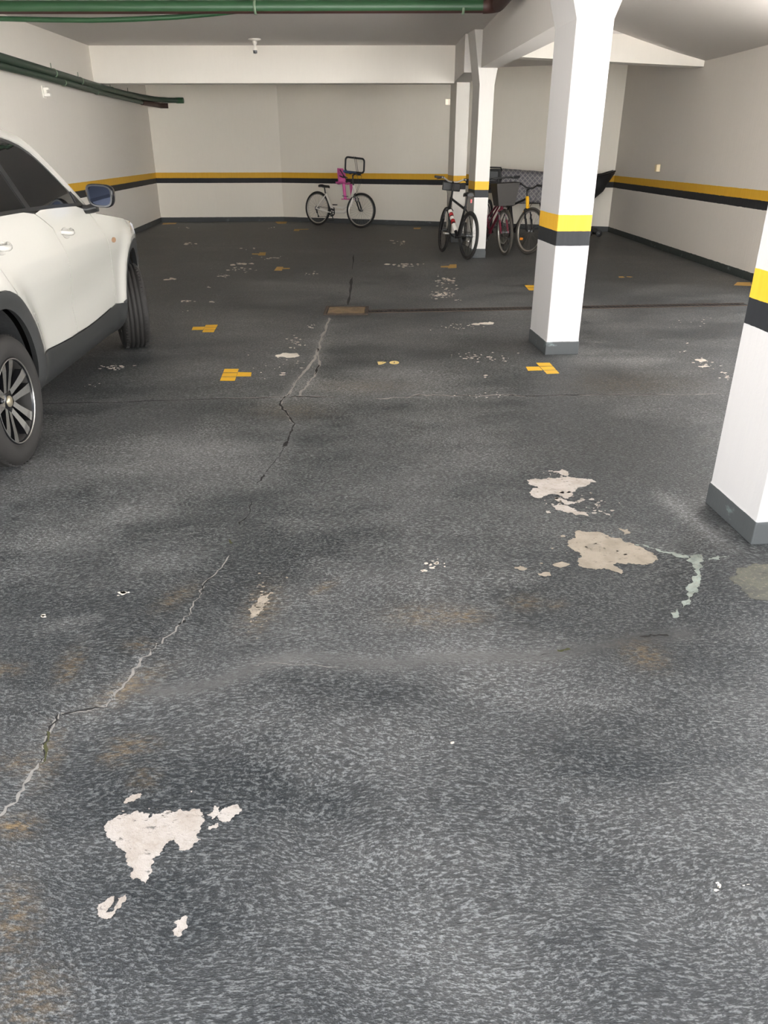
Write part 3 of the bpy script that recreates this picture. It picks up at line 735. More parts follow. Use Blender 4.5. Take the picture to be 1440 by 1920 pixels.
def panel(name, poly, mat, off=0.0, step=.045, rim=.016, side=1, parent=None, label=None, sf=S):
    """a piece of body skin: outline in (u, z), laid on the body surface, with folded-in edges"""
    P = []
    for i, p in enumerate(poly):
        q = poly[(i+1) % len(poly)]; n = max(1, int(math.hypot(q[0]-p[0], q[1]-p[1])/step))
        for k in range(n): P.append(Vector((p[0]+(q[0]-p[0])*k/n, p[1]+(q[1]-p[1])*k/n)))
    nb = len(P); x0 = min(p.x for p in P); x1 = max(p.x for p in P); z0 = min(p.y for p in P); z1 = max(p.y for p in P)
    pts = list(P); row = 0; z = z0+step*.5
    while z < z1:
        x = x0+(step*.5 if row % 2 else 0)
        while x < x1:
            ins = False; mind = 9
            for i in range(nb):
                a = P[i]; b = P[(i+1) % nb]
                if (a.y > z) != (b.y > z) and x < (b.x-a.x)*(z-a.y)/(b.y-a.y)+a.x: ins = not ins
                mind = min(mind, (a.x-x)**2+(a.y-z)**2)
            if ins and mind > (step*.55)**2: pts.append(Vector((x, z)))
            x += step
        z += step*.87; row += 1
    r = delaunay_2d_cdt(pts, [], [list(range(nb))], 1, 1e-6)
    V = r[0]; F = [list(f) for f in r[2]]
    me = bpy.data.meshes.new(name)
    vs = [(side*(sf(v.x, v.y)+off), v.x, v.y) for v in V]
    e = 1e-3
    def nrm(v):
        g = Vector((1, -(sf(v.x+e, v.y)-sf(v.x-e, v.y))/(2*e), -(sf(v.x, v.y+e)-sf(v.x, v.y-e))/(2*e))).normalized()
        return Vector((g.x*side, g.y, g.z))
    N = [nrm(v) for v in V]
    nv = len(vs)
    fs = []
    for f in F:
        a, b, c = (Vector(vs[i]) for i in f[:3])
        if (b-a).cross(c-a).x*side < 0: f = f[::-1]
        fs.append(f)
    # folded edge
    idx = {}
    for i, v in enumerate(V): idx[(round(v.x, 5), round(v.y, 5))] = i
    loop = [idx.get((round(p.x, 5), round(p.y, 5))) for p in P]
    nf = len(fs)
    if rim and None not in loop:
        o1 = len(vs)
        for i in loop: vs.append(vs[i])
        for i in loop: p = Vector(vs[i])-N[i]*rim; vs.append(tuple(p))
        for k in range(nb):
            j = (k+1) % nb; fs.append([o1+k, o1+j, o1+nb+j, o1+nb+k])
    me.from_pydata(vs, [], fs); me.materials.append(M[mat])
    for i, p in enumerate(me.polygons): p.use_smooth = i < nf
    nl = []
    for p in me.polygons:
        for li in p.loop_indices:
            vi = me.loops[li].vertex_index
            nl.append(tuple(N[vi]) if (p.index < nf and vi < nv) else tuple(p.normal))
    me.normals_split_custom_set(nl)
    me.update()
    o = bpy.data.objects.new(name, me); COL.objects.link(o); o.parent = parent or car
    if label: o['label'] = label
    return o
AX, AZ, AC = .93, 1.02, .39       # the arches are a little taller than wide
def arc(c, r, a0, a1, n=18):
    return [(c+AX*r*math.cos(R(a0+(a1-a0)*i/n)), AC+AZ*r*math.sin(R(a0+(a1-a0)*i/n))) for i in range(n+1)]
RO, RI = .462, .392
belt = lambda u: 1.192-.005*u-.018*max(0, u-.6)**2
gap1 = [(.845, 1.165), (.93, 1.125), (1.02, 1.075), (1.055, .99), (1.075, .90), (1.10, .78), (1.115, .68), (1.118, .6), (1.112, .5), (1.105, .447)]
gap2 = [(1.70, 1.135), (1.77, 1.10), (1.84, 1.045), (1.905, .97), (1.955, .88), (1.985, .75), (1.99, .64), (1.975, .52), (1.96, .44)]
sillz = lambda u: .475-.035*math.sin(PI*min(max((u-.45)/1.55, 0), 1))
gapR = [(.205, .835), (.165, .88), (.13, .95), (.115, 1.05), (.115, 1.18)]
g = .0045
for sd in (1, -1):
    # doors
    poly = arc(0, RO+.016, 9, 62, 12)+[(u+g, z) for u, z in gapR]+[(u, belt(u)-.005) for u in (.3, .5, .7)]+[(u-g, z) for u, z in gap1]+[(u, sillz(u)) for u in (1.0, .85, .7, .58)]
    rear_door = panel('door', poly, 'paint', side=sd)
    poly = [(u+g, z) for u, z in gap1[::-1]]+[(u, belt(u)-.005) for u in (.95, 1.15, 1.35, 1.55)]+[(u-g, z) for u, z in gap2]+[(u, sillz(u)) for u in (1.85, 1.7, 1.5, 1.3)]
    front_door = panel('door', poly, 'paint', side=sd)
    # quarter panel and fender
    poly = [(u-g, z) for u, z in gapR[::-1]]+arc(0, RO+.016, 64, 186, 22)+[(-.62, .42), (-.70, .6), (-.74, .8), (-.76, 1.0), (-.74, 1.16), (-.66, 1.2)]+[(u, 1.2) for u in (-.4, -.2, 0)]
    panel('quarter_panel', poly, 'paint', side=sd)
    hood = [(1.72, 1.13), (1.9, 1.095), (2.2, 1.058), (2.5, 1.02), (2.8, .975), (3.0, .94)]
    poly = [(u+g, z) for u, z in gap2[::-1]]+[(1.712, 1.135)]+hood[1:]+[(3.02, .80), (2.98, .74), (2.99, .645)]+arc(WB, RO, 38, 171, 24)+[(1.985, .44)]
    panel('fender', poly, 'paint', side=sd)
    # bumper sides
    poly = [(3.0, .93), (3.15, .90), (3.27, .84), (3.31, .7), (3.31, .5), (3.28, .36), (2.96, .36)]+arc(WB, RI, 4, 20, 5)+[arc(WB, RO, 38, 39, 1)[0], (2.995, .64), (2.985, .74), (3.025, .80)]
    panel('bumper_side', poly, 'paint', side=sd)
    poly = [(-.63, .42), (-.72, .6), (-.78, .62), (-.8, .45), (-.78, .30), (-.44, .30)]+arc(0, RO, 187, 184, 3)[:1]
    panel('bumper_side', poly, 'clad', side=sd)
    # cladding
    ring = arc(0, RO+.012, -20, 200, 40)+arc(0, RI, 200, -20, 40)
    panel('wheel_arch_trim', ring, 'clad', .008, side=sd, step=.04, rim=.03)
    ring = arc(WB, RO, 38, 200, 32)+arc(WB, RI, 200, 20, 32)
    panel('wheel_arch_trim', ring, 'clad', .003, side=sd, step=.04, rim=.03)
    poly = [(.40, .24), (.432, .44), (.445, .462)]+[(u, sillz(u)-.006) for u in (.55, .7, .85, 1.0, 1.15, 1.3, 1.5, 1.7, 1.85, 1.99)]+[(2.17, .44), (2.19, .34), (2.19, .24), (2.12, .215), (.47, .205)]
    panel('sill_cladding', poly, 'clad', .006, side=sd, label='charcoal sill cladding' if sd == 1 else None)
    # inner skin behind the gaps, body paint standing in for lit seam edges
    poly = [(.37, .23), (2.22, .23)]+arc(WB, RI+.01, 190, -5, 30)+[(3.2, .36), (3.2, .84), (2.8, .95), (2.2, 1.03), (1.74, 1.10), (1.5, 1.14), (-.7, 1.17), (-.72, .5), (-.45, .32)]+arc(0, RI+.01, 185, -5, 30)
    panel('inner_skin', poly, 'paint', -.02, side=sd, rim=0, step=.07)
    # glasshouse: glass, black frames, white roof side
    gtop = [(-.35, 1.52), (0, 1.56), (.3, 1.575), (.6, 1.578), (.9, 1.566), (1.1, 1.54), (1.25, 1.50), (1.38, 1.43), (1.52, 1.325), (1.65, 1.215), (1.715, 1.150)]
    gt = pchip([p[0] for p in gtop], [p[1] for p in gtop])
    SG = lambda u, z: S(u, z)-.012
    def strip(a, b, n=8): return [(a[0]+(b[0]-a[0])*i/n, a[1]+(b[1]-a[1])*i/n) for i in range(n+1)]
    poly = [(.86, belt(.86)+.012)]+[(u, belt(u)+.012) for u in (1.0, 1.2, 1.4)]+[(1.6, belt(1.6)+.012)]+[(u, gt(u)-.022) for u in (1.60, 1.52, 1.45, 1.38, 1.3, 1.2, 1.1, 1.0, .88, .74)]
    panel('door_window', poly, 'glass', -.012, side=sd, rim=.004)
    poly = [(u, belt(u)+.012) for u in (.16, .3, .5, .65, .775)]+[(.66, gt(.66)-.022)]+[(u, gt(u)-.022) for u in (.5, .3, .1)]+[(.02, 1.4), (.06, 1.28)]
    panel('door_window', poly, 'glass', -.012, side=sd, rim=.004)
    poly = [(.08, belt(.08)+.012), (-.02, 1.36), (-.08, 1.47), (-.2, 1.46), (-.45, 1.30), (-.5, 1.235), (-.3, 1.205)]
    panel('quarter_window', poly, 'glass', -.012, side=sd, rim=.004)
    # frame around the windows in one black skin slightly below the glass
    poly = [(-.55, 1.2), (0, 1.185), (.5, 1.18), (.8, 1.165), (1.2, belt(1.2)-.008), (1.5, belt(1.5)-.008), (1.74, belt(1.74)-.004)]+[(1.72, 1.165), (1.66, 1.215)]+[(u, gt(u)+.004) for u in (1.58, 1.5, 1.45, 1.38, 1.3, 1.2, 1.1, 1.0, .8, .6, .3, 0, -.3)]+[(-.5, 1.36)]
    panel('window_frame', poly, 'trim', -.014, side=sd, rim=.01)
    poly = [(.785, belt(.8)+.01), (.85, belt(.85)+.01), (.73, gt(.73)-.015), (.672, gt(.67)-.015)]
    panel('pillar_trim', poly, 'trim', -.008, side=sd, rim=.006)
    poly = [(-.55, 1.188)]+[(u, belt(u)-.005) for u in (0, .3, .6, .9, 1.2, 1.5, 1.69)]+[(1.66, belt(1.66)+.012)]+[(u, belt(u)+.014) for u in (1.4, 1.1, .8, .5, .2)]+[(-.5, 1.205)]
    panel('belt_trim', poly, 'trim', .001, side=sd, rim=.008)
    # mirror sail
    poly = [(1.612, belt(1.61)+.012), (1.74, belt(1.74)), (1.69, 1.185), (1.65, 1.222), (1.612, 1.25)]
    panel('sail_trim', poly, 'trim', -.004, side=sd, rim=.006)
    roofline = [(-.62, 1.515), (-.3, 1.59), (0, 1.622), (.3, 1.638), (.6, 1.642), (.9, 1.632), (1.1, 1.606), (1.24, 1.568), (1.37, 1.498), (1.51, 1.395), (1.63, 1.295), (1.73, 1.205), (1.80, 1.128)]
    poly = [(u, gt(u)+.004) for u in (-.3, 0, .3, .6, .8, 1.0, 1.1, 1.2, 1.3, 1.38, 1.45, 1.5, 1.58)]+[(1.66, 1.219), (1.72, 1.17), (1.76, 1.130)]+roofline[::-1]+[(-.78, 1.22), (-.60, 1.2), (-.56, 1.25), (-.5, 1.36)]
    panel('roof_side', poly, 'paint', -.004, side=sd, step=.04, rim=.02)
    # details
    for door, u0, z0 in ((rear_door, .15, 1.06), (front_door, 1.105, 1.045)):
        mb = MB()
        pts = []; rs = []
        for i in range(9):
            t_ = i/8; u = u0+.19*t_; z = z0-.012*math.sin(PI*t_)
            pts.append((sd*(S(u, z)+.004+.03*math.sin(PI*min(1, max(0, t_*1.15-.08)))**.6), u, z)); rs.append((.010+.006*math.sin(PI*t_)))
        mb.tube(pts, rs, 10)
        mb.build('door_handle', 'paint', door)
        rec = [(u0+.095+.085*math.cos(2*PI*i/20), z0-.012+.032*math.sin(2*PI*i/20)) for i in range(20)]
        rp = panel('handle_recess', rec, 'paint', .0015, side=sd, rim=.002, parent=door, step=.02, sf=lambda u, z, u0=u0, z0=z0: S(u, z)-.012*max(0, 1-((u-u0-.095)/.09)**2-((z-z0+.012)/.036)**2)+.003)
    fl_ = [(2.075+.045*math.cos(2*PI*i/16)-.0, .905+.018*math.sin(2*PI*i/16)) for i in range(16)]
    panel('side_indicator', fl_, 'indicator', .006, side=sd, rim=.01, step=.02)
    hl = [(2.80, .965), (3.0, .935), (3.16, .89), (3.2, .82), (3.08, .80), (2.9, .88)]
    panel('headlight', hl, 'lamp_clear', .006, side=sd, step=.03)
    tl = [(-.755, 1.02), (-.70, .97), (-.48, 1.0), (-.45, 1.05), (-.6, 1.10), (-.745, 1.12)]
    panel('tail_light', tl, 'lamp_red', .006, side=sd, step=.03)
    # mirror
    mr = tag(bpy.data.objects.new('mirror', None)); COL.objects.link(mr); mr.parent = car
    mb = MB()
    secs = []
    cx, cy, czm = sd*.972, 1.70, 1.220
    for k, (dy, s1) in enumerate(((-.055, .93), (-.045, 1.0), (.0, .98), (.05, .86), (.085, .62), (.1, .3))):
        ring_ = []
        for i in range(24):
            a = 2*PI*i/24; c_, s_ = math.cos(a), math.sin(a)
            px = (abs(c_)**.55)*(1 if c_ > 0 else -1)*.086*s1; pz = (abs(s_)**.6)*(1 if s_ > 0 else -1)*.072*s1
            px *= (1.0+.1*(pz/.08)); pz += .012*(px*sd/.1)*-.6
            ring_.append((cx+px, cy+dy, czm+pz))
        secs.append(ring_)
    n = 24
    vs = [p for r_ in secs for p in r_]; fs = [(k*n+i, k*n+(i+1) % n, (k+1)*n+(i+1) % n, (k+1)*n+i) for k in range(len(secs)-1) for i in range(n)]
    fs.append(tuple(range((len(secs)-1)*n, len(secs)*n)))
    mb.add(vs, fs, 0, True)
    inner = [(cx+(p[0]-cx)*.88, cy-.055, czm+(p[2]-czm)*.87) for p in secs[0]]; inner2 = [(p[0], cy-.043, p[2]) for p in inner]
    mb.add(secs[0]+inner, [(i, (i+1) % n, n+(i+1) % n, n+i) for i in range(n)], 0, False)
    mb.add(inner+inner2, [(i, (i+1) % n, n+(i+1) % n, n+i) for i in range(n)], 0, False)
    mb.build('housing', 'blackgloss', mr)
    mb = MB(); mb.add([(p[0], cy-.044-.010*(p[0]-cx)*sd, p[2]) for p in inner], [tuple(range(n))[::sd]]); mb.build('mirror_glass', 'mirror', mr, fix=False)
    mb = MB(); mb.tube([(sd*.83, 1.70, 1.135), (sd*.87, 1.70, 1.135), (sd*.93, 1.70, 1.15)], [.03, .028, .03], 12); mb.build('mirror_foot', 'trim', mr)

# skins spanning the width
def across(name, curve, mat, bulge_z=0.0, bulge_y=0.0, off=0.0, n=24, label=None):
    P = []
    for u, z in curve:
        w_ = S(u, z)+off; row = []
        for i in range(n+1):
            t_ = -1+2*i/n; row.append((w_*t_, u+bulge_y*(1-t_*t_), z+bulge_z*(1-t_*t_)))
        P.append(row)
    mb = MB(); mb.grid(P); o = mb.build(name, mat, car)
    return o
def dens(c, k=4):
    out = []
    for a, b in zip(c, c[1:]): out += [(a[0]+(b[0]-a[0])*i/k, a[1]+(b[1]-a[1])*i/k) for i in range(k)]
    return out+[c[-1]]
across('roof', dens(roofline[:8]), 'paint', .035, 0, -.004)
across('windshield', dens(roofline[7:]), 'glass', .02, .13, -.004)
across('hood', dens([(1.70, 1.12), (1.9, 1.097), (2.2, 1.06), (2.5, 1.022), (2.8, .977), (3.0, .942)]), 'paint', .05, .12)
across('front_fascia', dens([(3.0, .94), (3.15, .90), (3.27, .84), (3.31, .7), (3.31, .5), (3.28, .36), (3.2, .24)]), 'paint', 0, .12)
across('grille', dens([(3.325, .78), (3.33, .7), (3.33, .52)]), 'blackgloss', 0, .12, -.22)
across('tailgate', dens([(-.78, 1.2), (-.80, 1.0), (-.80, .8), (-.78, .6)]), 'paint', 0, -.1)
across('rear_bumper', dens([(-.78, .62), (-.8, .45), (-.78, .30), (-.7, .24)]), 'clad', 0, -.1)
across('rear_window', dens([(-.62, 1.51), (-.70, 1.36), (-.77, 1.21)]), 'glass', .01, -.09, -.01)
mb = MB(); mb.box((-.62, -.6, .22), (.62, 3.1, .34)); mb.box((-.6, .45, .21), (.6, 2.1, .30)); mb.build('underbody', 'dark', car, bevel=.02)
# wheels
def make_wheel(sd, y, steer):
    T0 = Matrix.Translation((sd*.795, y, WR)) @ Matrix.Rotation(steer, 4, 'Z')
    wh = bpy.data.objects.new('wheel', None); COL.objects.link(wh); wh.parent = car; wh.matrix_local = T0
    W = .2075/2
    prof = [(.222, -.095), (.232, -.102), (.262, -.112), (.30, -.106), (.318, -.095), (.326, -.082)]
    for gx in (-.052, -.018, .018, .052):
        prof += [(.3335 if abs(gx) < .03 else .332, gx-.0055), (.326, gx-.004), (.326, gx+.004), (.3335 if abs(gx) < .03 else .332, gx+.0055)]
    prof += [(.326, .082), (.318, .095), (.30, .106), (.262, .112), (.232, .102), (.222, .095), (.2, .08), (.2, -.08), (.222, -.095)]
    mb = MB(); mb.lathe(prof, 72, axis='x', smooth=True)
    # sipes across the shoulders
    for k in range(64):
        a = 2*PI*k/64
        for s_ in (-1, 1):
            Tm = Matrix.Rotation(a, 4, 'X')
            mb.box((s_*.074-.011, -.0016, .3275), (s_*.074+.011, .0016, .3325), 0, Tm)
    mb.build('tyre', 'tyre', wh)
    o_ = sd    # outer side direction
    rim = None
    mb = MB()
    mb.lathe([(.222, o_*.094), (.216, o_*.100), (.208, o_*.096), (.206, o_*.06), (.20, -o_*.09), (.222, -o_*.094)], 64, axis='x')
    mb.lathe([(.03, -o_*.01), (.195, -o_*.02), (.206, -o_*.02)], 48, axis='x')
    mb.lathe([(.001, o_*.058), (.052, o_*.058), (.062, o_*.045), (.064, -o_*.01)], 32, axis='x')
    rim = mb.build('rim', 'alloy_dark', wh)
    mb = MB(); mb.lathe([(.2185, o_*.0975), (.214, o_*.1015), (.2095, o_*.0995), (.209, o_*.094)], 64, axis='x'); mb.build('rim_lip', 'alloy', rim)
    for k in range(5):
        mb = MB()
        a = R(90)+2*PI*k/5
        for s_ in (-1, 1):
            def pt(r, off, x):
                return (o_*x, r*math.cos(a)-off*math.sin(a), r*math.sin(a)+off*math.cos(a))
            rr = [(.048, .021, .015, .058), (.10, .029, .017, .070), (.16, .040, .022, .084), (.209, .052, .027, .090)]
            vs = []; 
            for r, of, hw, x in rr:
                vs += [pt(r, s_*of-hw, x), pt(r, s_*of+hw, x), pt(r, s_*of+hw*1.1, x-.035), pt(r, s_*of-hw*1.1, x-.035)]
            fs = []; mis = []
            for i in range(3):
                for j in range(4): fs.append((4*i+j, 4*i+(j+1) % 4, 4*i+4+(j+1) % 4, 4*i+4+j)); mis.append(1 if j == 0 else 0)
            b0 = len(mb.f); mb.add(vs, fs)
            for i, q in enumerate(mis): mb.m[b0+i] = q
        mb.build('spoke', ['alloy_dark', 'alloy'], rim)
    mb = MB(); mb.lathe([(.001, o_*.068), (.024, o_*.067), (.029, o_*.062), (.029, o_*.05)], 24, axis='x'); cap = mb.build('hub_cap', 'cap', rim)
    mb = MB(); mb.box((o_*.067-.001, -.015, -.004), (o_*.067+.002, .015, .004)); mb.box((o_*.067-.001, -.006, -.006), (o_*.067+.002, .006, .006)); mb.build('cap_emblem', 'chrome', cap) if False else None
    for k in range(5):
        a = R(90+36)+2*PI*k/5
        mb.lathe([(.001, o_*.056), (.008, o_*.056), (.009, o_*.05)], 8, axis='x', T=Matrix.Translation((0, .044*math.cos(a), .044*math.sin(a))))
    mb = MB(); mb.lathe([(.03, 0), (.14, 0), (.14, o_*.012), (.03, o_*.012)], 40, axis='x', T=Matrix.Translation((-o_*.005, 0, 0))); mb.build('brake_disc', 'steel', wh)
    return wh
for sd in (1, -1):
    make_wheel(sd, 0, 0); make_wheel(sd, WB, R(21))
    for c in (0, WB):
        mb = MB(); mb.lathe([(RI+.012, sd*(.84 if c == 0 else .775)), (RI+.012, sd*.60), (.05, sd*.58)], 40, axis='x', T=Matrix.Translation((0, c, AC)) @ Matrix.Diagonal((1, AX, AZ, 1)), a0=R(-25), a1=R(205)); mb.build('wheel_liner', 'liner', car)
# ------------------------------------------------------------------ bicycles (local axes: x forward, y left, z up; origin under the rear axle)
def bike(name, label, rear, front, steer=0, lean=0, style='mtb', frame='bike_black', accent='bike_red', rim='rim_black', tyre='rubber', fork='bike_black', r=.345, bar='flat', grips='black_plastic', hb_z=1.04, saddle_z=.9, crank=0.6, group='parked bicycles'):
    rear = Vector(rear); front = Vector(front); d = front-rear; wb = d.length
    b = thing(name, label, 'bicycle', (rear.x, rear.y, 0), math.atan2(d.y, d.x), group, lean)
    ax = Vector((-.30, 0, 1)).normalized()            # steering axis
    head_b = Vector((wb-.16, 0, .69)); head_t = Vector((wb-.16-.045, 0, .84))
    ST = Matrix.Translation(head_b) @ Matrix.Rotation(steer, 4, ax) @ Matrix.Translation(-head_b)
    def empty(nm):
        e = bpy.data.objects.new(nm, None); COL.objects.link(e); e.parent = b; return e
    def wheel(c, T, nm):
        w_ = empty(nm); Tc = T @ Matrix.Translation(c)
        m = MB(); m.torus(r-.023, .023, 48, 8, 0, Tc); m.build('tyre', tyre, w_)
        m = MB(); m.lathe([(r-.046, -.012), (r-.064, -.009), (r-.066, 0), (r-.064, .009), (r-.046, .012), (r-.046, -.012)], 48, 0, Tc); m.build('rim', rim, w_)
        m = MB()
        for k in range(28):
            a = 2*PI*k/28; s_ = 1 if k % 2 else -1; a2 = a+.35*(1 if k % 4 < 2 else -1)
            m.tube([(.02*math.cos(a2), s_*.025, .02*math.sin(a2)), ((r-.064)*math.cos(a), 0, (r-.064)*math.sin(a))], .0013, 4, 0, Tc, caps=False)
        m.build('spokes', 'spoke', w_)
        m = MB(); m.lathe([(.002, -.055), (.008, -.055), (.012, -.04), (.026, -.034), (.026, -.026), (.014, -.02), (.014, .02), (.026, .026), (.026, .034), (.012, .04), (.008, .055), (.002, .055)], 16, 0, Tc); m.build('hub', 'steel', w_)
        return w_
    RA = Vector((0, 0, r)); FA = Vector((wb, 0, r)); BB = Vector((.44, 0, .285))
    seat_top = Vector((.23, 0, saddle_z-.20 if style != 'step' else .66))
    wheel(RA, Matrix.Identity(4), 'wheel'); wheel(FA, ST, 'wheel')
    hang = ST
    # frame
    m = MB(); tub = lambda pts, rr, mi=0, n=10: m.tube(pts, rr, n, mi)
    fk = 1.3 if style == 'step' else 1.0
    tub([BB, seat_top], .017*fk); tub([head_b, head_t], .021*fk)
    for s_ in (-1, 1):
        o_ = Vector((0, s_*.058, 0))
        tub([BB+Vector((-.03, s_*.03, 0)), BB+Vector((-.14, s_*.05, .01)), RA+o_], .0095*fk)
        tub([seat_top+Vector((0, s_*.014, -.03)), seat_top+Vector((-.09, s_*.05, -.14)), RA+o_], .008*fk*1.2)
    hb = head_b+Vector((.012, 0, .0)); ht = head_t+Vector((.0, 0, -.02))
    if style == 'step':
        P = [head_b+(Vector((-.02, 0, -.0))), Vector((wb-.245, 0, .50)), Vector((wb-.33, 0, .38)), Vector((wb-.45, 0, .31)), BB+Vector((.0, 0, .01))]
        tub(P, [.032, .034, .035, .033, .029], 0, 12)
        P = [head_t+Vector((0, 0, -.05)), Vector((wb-.28, 0, .52)), Vector((wb-.37, 0, .42)), Vector((wb-.50, 0, .385)), BB+(seat_top-BB)*.35]
        tub(P, [.021, .021, .020, .019, .018])
    elif style == 'lady':
        tub([hb, BB], .024); tub([head_t+Vector((0, 0, -.04)), BB+(seat_top-BB)*.55], .016); tub([head_t+Vector((-.02, 0, -.09)), BB+(seat_top-BB)*.3], .014)
    else:
        tub([hb, hb.lerp(BB, .55), BB], [.028, .026, .023], 1 if style == 'split' else 0, 12)
        tub([ht, seat_top+Vector((0, 0, -.03))], .018)
    if style == 'mtb':       # coloured lettering panels along the down tube
        dn = BB-hb
        for q0, q1, mi in ((.12, .2, 2), (.22, .30, 3), (.34, .42, 2), (.44, .52, 3), (.58, .8, 2)):
            m.tube([hb+dn*q0, hb+dn*q1], .034, 12, mi)
    if style == 'split':
        m.tube([head_b+Vector((.01, 0, -.01)), head_t+Vector((0, 0, .005))], .026, 12, 2); m.tube([hb.lerp(BB, -.01), hb.lerp(BB, .2)], .03, 12, 2)
    m.lathe([(.002, -.035), (.02, -.035), (.02, .035), (.002, .035)], 14, T=Matrix.Translation(BB))
    m.build('frame', [frame, 'bike_black', accent if style == 'split' else 'bike_white', accent], b)
    # fork
    m = MB()
    crown = head_b+Vector((.012, 0, -.04))
    m.tube([crown+Vector((0, -.06, -.012)), crown+Vector((0, -.045, .012)), crown+Vector((0, .045, .012)), crown+Vector((0, .06, -.012))], .016, 10, 0, ST)
    m.tube([head_b, crown], .017, 10, 0, ST)
    for s_ in (-1, 1):
        top = crown+Vector((0, s_*.056, -.005)); bot = FA+Vector((.0, s_*.056, 0)); mid = top.lerp(bot, .42)
        m.tube([top, mid], .0115, 10, 1, ST); m.tube([mid, bot+Vector((-.012, 0, 0))], [.018, .016], 10, 0, ST)
        m.box(bot-Vector((.014, .008, .014)), bot+Vector((.014, .008, .014)), 0, ST)
        m.box(mid+Vector((-.035, -.008*1, .0)), mid+Vector((-.012, .008, .075)), 0, ST)   # brake boss
    m.build('fork', [fork, 'steel' if style != 'split' else fork], b)
    # stem and handlebar
    top = head_t+Vector((-.018, 0, .05))
    m = MB(); m.tube([head_t, top, Vector((top.x-.01, 0, hb_z-.03))], .015, 10, 0, ST); clampp = Vector((top.x+.05, 0, hb_z))
    m.tube([Vector((top.x-.008, 0, hb_z-.035)), clampp], .016, 10, 0, ST); m.build('stem', 'black_plastic', b)
    m = MB(); bz = .05 if bar == 'riser' else .0
    hbp = [(clampp.x-.07, y*.30, hb_z+bz) for y in (-1,)]+[(clampp.x-.035, -.16, hb_z+bz), (clampp.x-.005, -.07, hb_z+.004), (clampp.x, 0, hb_z), (clampp.x-.005, .07, hb_z+.004), (clampp.x-.035, .16, hb_z+bz), (clampp.x-.07, .30, hb_z+bz)]
    m.tube(hbp, .0125, 10, 0, ST); hbo = m.build('handlebar', 'silver' if style == 'mtb' else 'black_plastic', b)
    for s_ in (-1, 1):
        m = MB(); m.tube([(clampp.x-.048, s_*.20, hb_z+bz), (clampp.x-.072, s_*.31, hb_z+bz)], .0175, 10, 0, ST); m.build('grip', grips, hbo)
        m = MB(); m.tube([(clampp.x-.03, s_*.165, hb_z+bz), (clampp.x+.02, s_*.18, hb_z+bz-.01), (clampp.x+.012, s_*.26, hb_z+bz-.03)], [.009, .007, .005], 8, 0, ST)
        m.box((clampp.x-.05, s_*.18-.02, hb_z+bz-.018), (clampp.x-.02, s_*.18+.02, hb_z+bz+.018), 0, ST); m.build('brake_lever', 'black_plastic', hbo)
    m = MB()
    for s_ in (-1, 1):
        m.tube([Vector((clampp.x, s_*.15, hb_z)), Vector((clampp.x+.10, s_*.10, hb_z-.04)), Vector((clampp.x+.12, s_*.03, hb_z-.18)), Vector((head_b.x+.03, s_*.02, .70))], .003, 6, 0, ST)
    m.build('cable', 'black_plastic', b)
    # saddle
    sp = Vector((seat_top.x-.045, 0, saddle_z-.03))
    m = MB(); m.tube([seat_top+Vector((0, 0, -.05)), sp], .013, 10); m.tube([seat_top+Vector((.004, 0, -.015)), seat_top+Vector((-.002, 0, .012))], .021, 10); m.build('seat_post', 'black_plastic' if style != 'lady' else 'silver', b)
    m = MB(); rows = []
    for i, (x, hw, zt) in enumerate(((-.125, .05, .035), (-.11, .075, .045), (-.06, .08, .048), (0, .055, .035), (.06, .028, .03), (.12, .02, .028), (.145, .012, .02))):
        rows.append([(sp.x+x, hw*math.cos(a)*1.0, sp.z+zt-.035+.035*max(math.sin(a), -.45)) for a in [2*PI*k/16 for k in range(17)]])
    m.grid(rows); m.add(rows[0][:16], [tuple(range(16))[::-1]]); m.add(rows[-1][:16], [tuple(range(16))])
    sad = m.build('saddle', 'black_plastic', b)
    m = MB()
    for s_ in (-1, 1): m.tube([(sp.x-.1, s_*.03, sp.z), (sp.x-.03, s_*.022, sp.z-.02), (sp.x+.05, s_*.02, sp.z-.018), (sp.x+.1, 0, sp.z)], .004, 6)
    m.build('saddle_rail', 'steel', sad)
    # drivetrain on the right side (-y)
    m = MB()
    for rr, y in ((.082, -.046), (.066, -.04)): m.lathe([(rr-.016, y-.002), (rr, y-.002), (rr, y+.002), (rr-.016, y+.002), (rr-.016, y-.002)], 36, T=Matrix.Translation(BB))
    for k in range(5):
        a = 2*PI*k/5; m.box((0, -.047, -.007), (.072, -.041, .007), 0, Matrix.Translation(BB) @ Matrix.Rotation(a, 4, 'Y'))
    cs = m.build('crankset', 'black_plastic', b)
    for s_, ang in ((-1, crank), (1, crank+PI)):
        e = BB+Vector((.165*math.cos(ang), s_*.075, -.165*math.sin(ang)))
        m = MB(); m.tube([BB+Vector((0, s_*.055, 0)), e], [.013, .010], 8); m.build('crank_arm', 'black_plastic', cs)
        m = MB(); m.box(e+Vector((-.045, s_*.055-.035, -.011)), e+Vector((.045, s_*.055+.035, .011))); m.build('pedal', 'silver' if style == 'mtb' else 'black_plastic', cs, bevel=.004)
    m = MB()
    for rr, y in ((.052, -.036), (.042, -.030), (.034, -.024)): m.lathe([(.012, y-.0015), (rr, y-.0015), (rr, y+.0015), (.012, y+.0015)], 24, T=Matrix.Translation(RA))
    m.build('cassette', 'steel', b)
    m = MB(); dr = RA+Vector((.02, -.05, -.075))
    m.tube([RA+Vector((.0, -.06, -.01)), dr], .011, 8); m.tube([dr, dr+Vector((.03, .01, -.085))], .009, 8)
    for q in (dr, dr+Vector((.03, .01, -.085))): m.lathe([(.002, -.004), (.022, -.004), (.022, .004), (.002, .004)], 14, T=Matrix.Translation(q))
    m.build('derailleur', 'black_plastic', b)
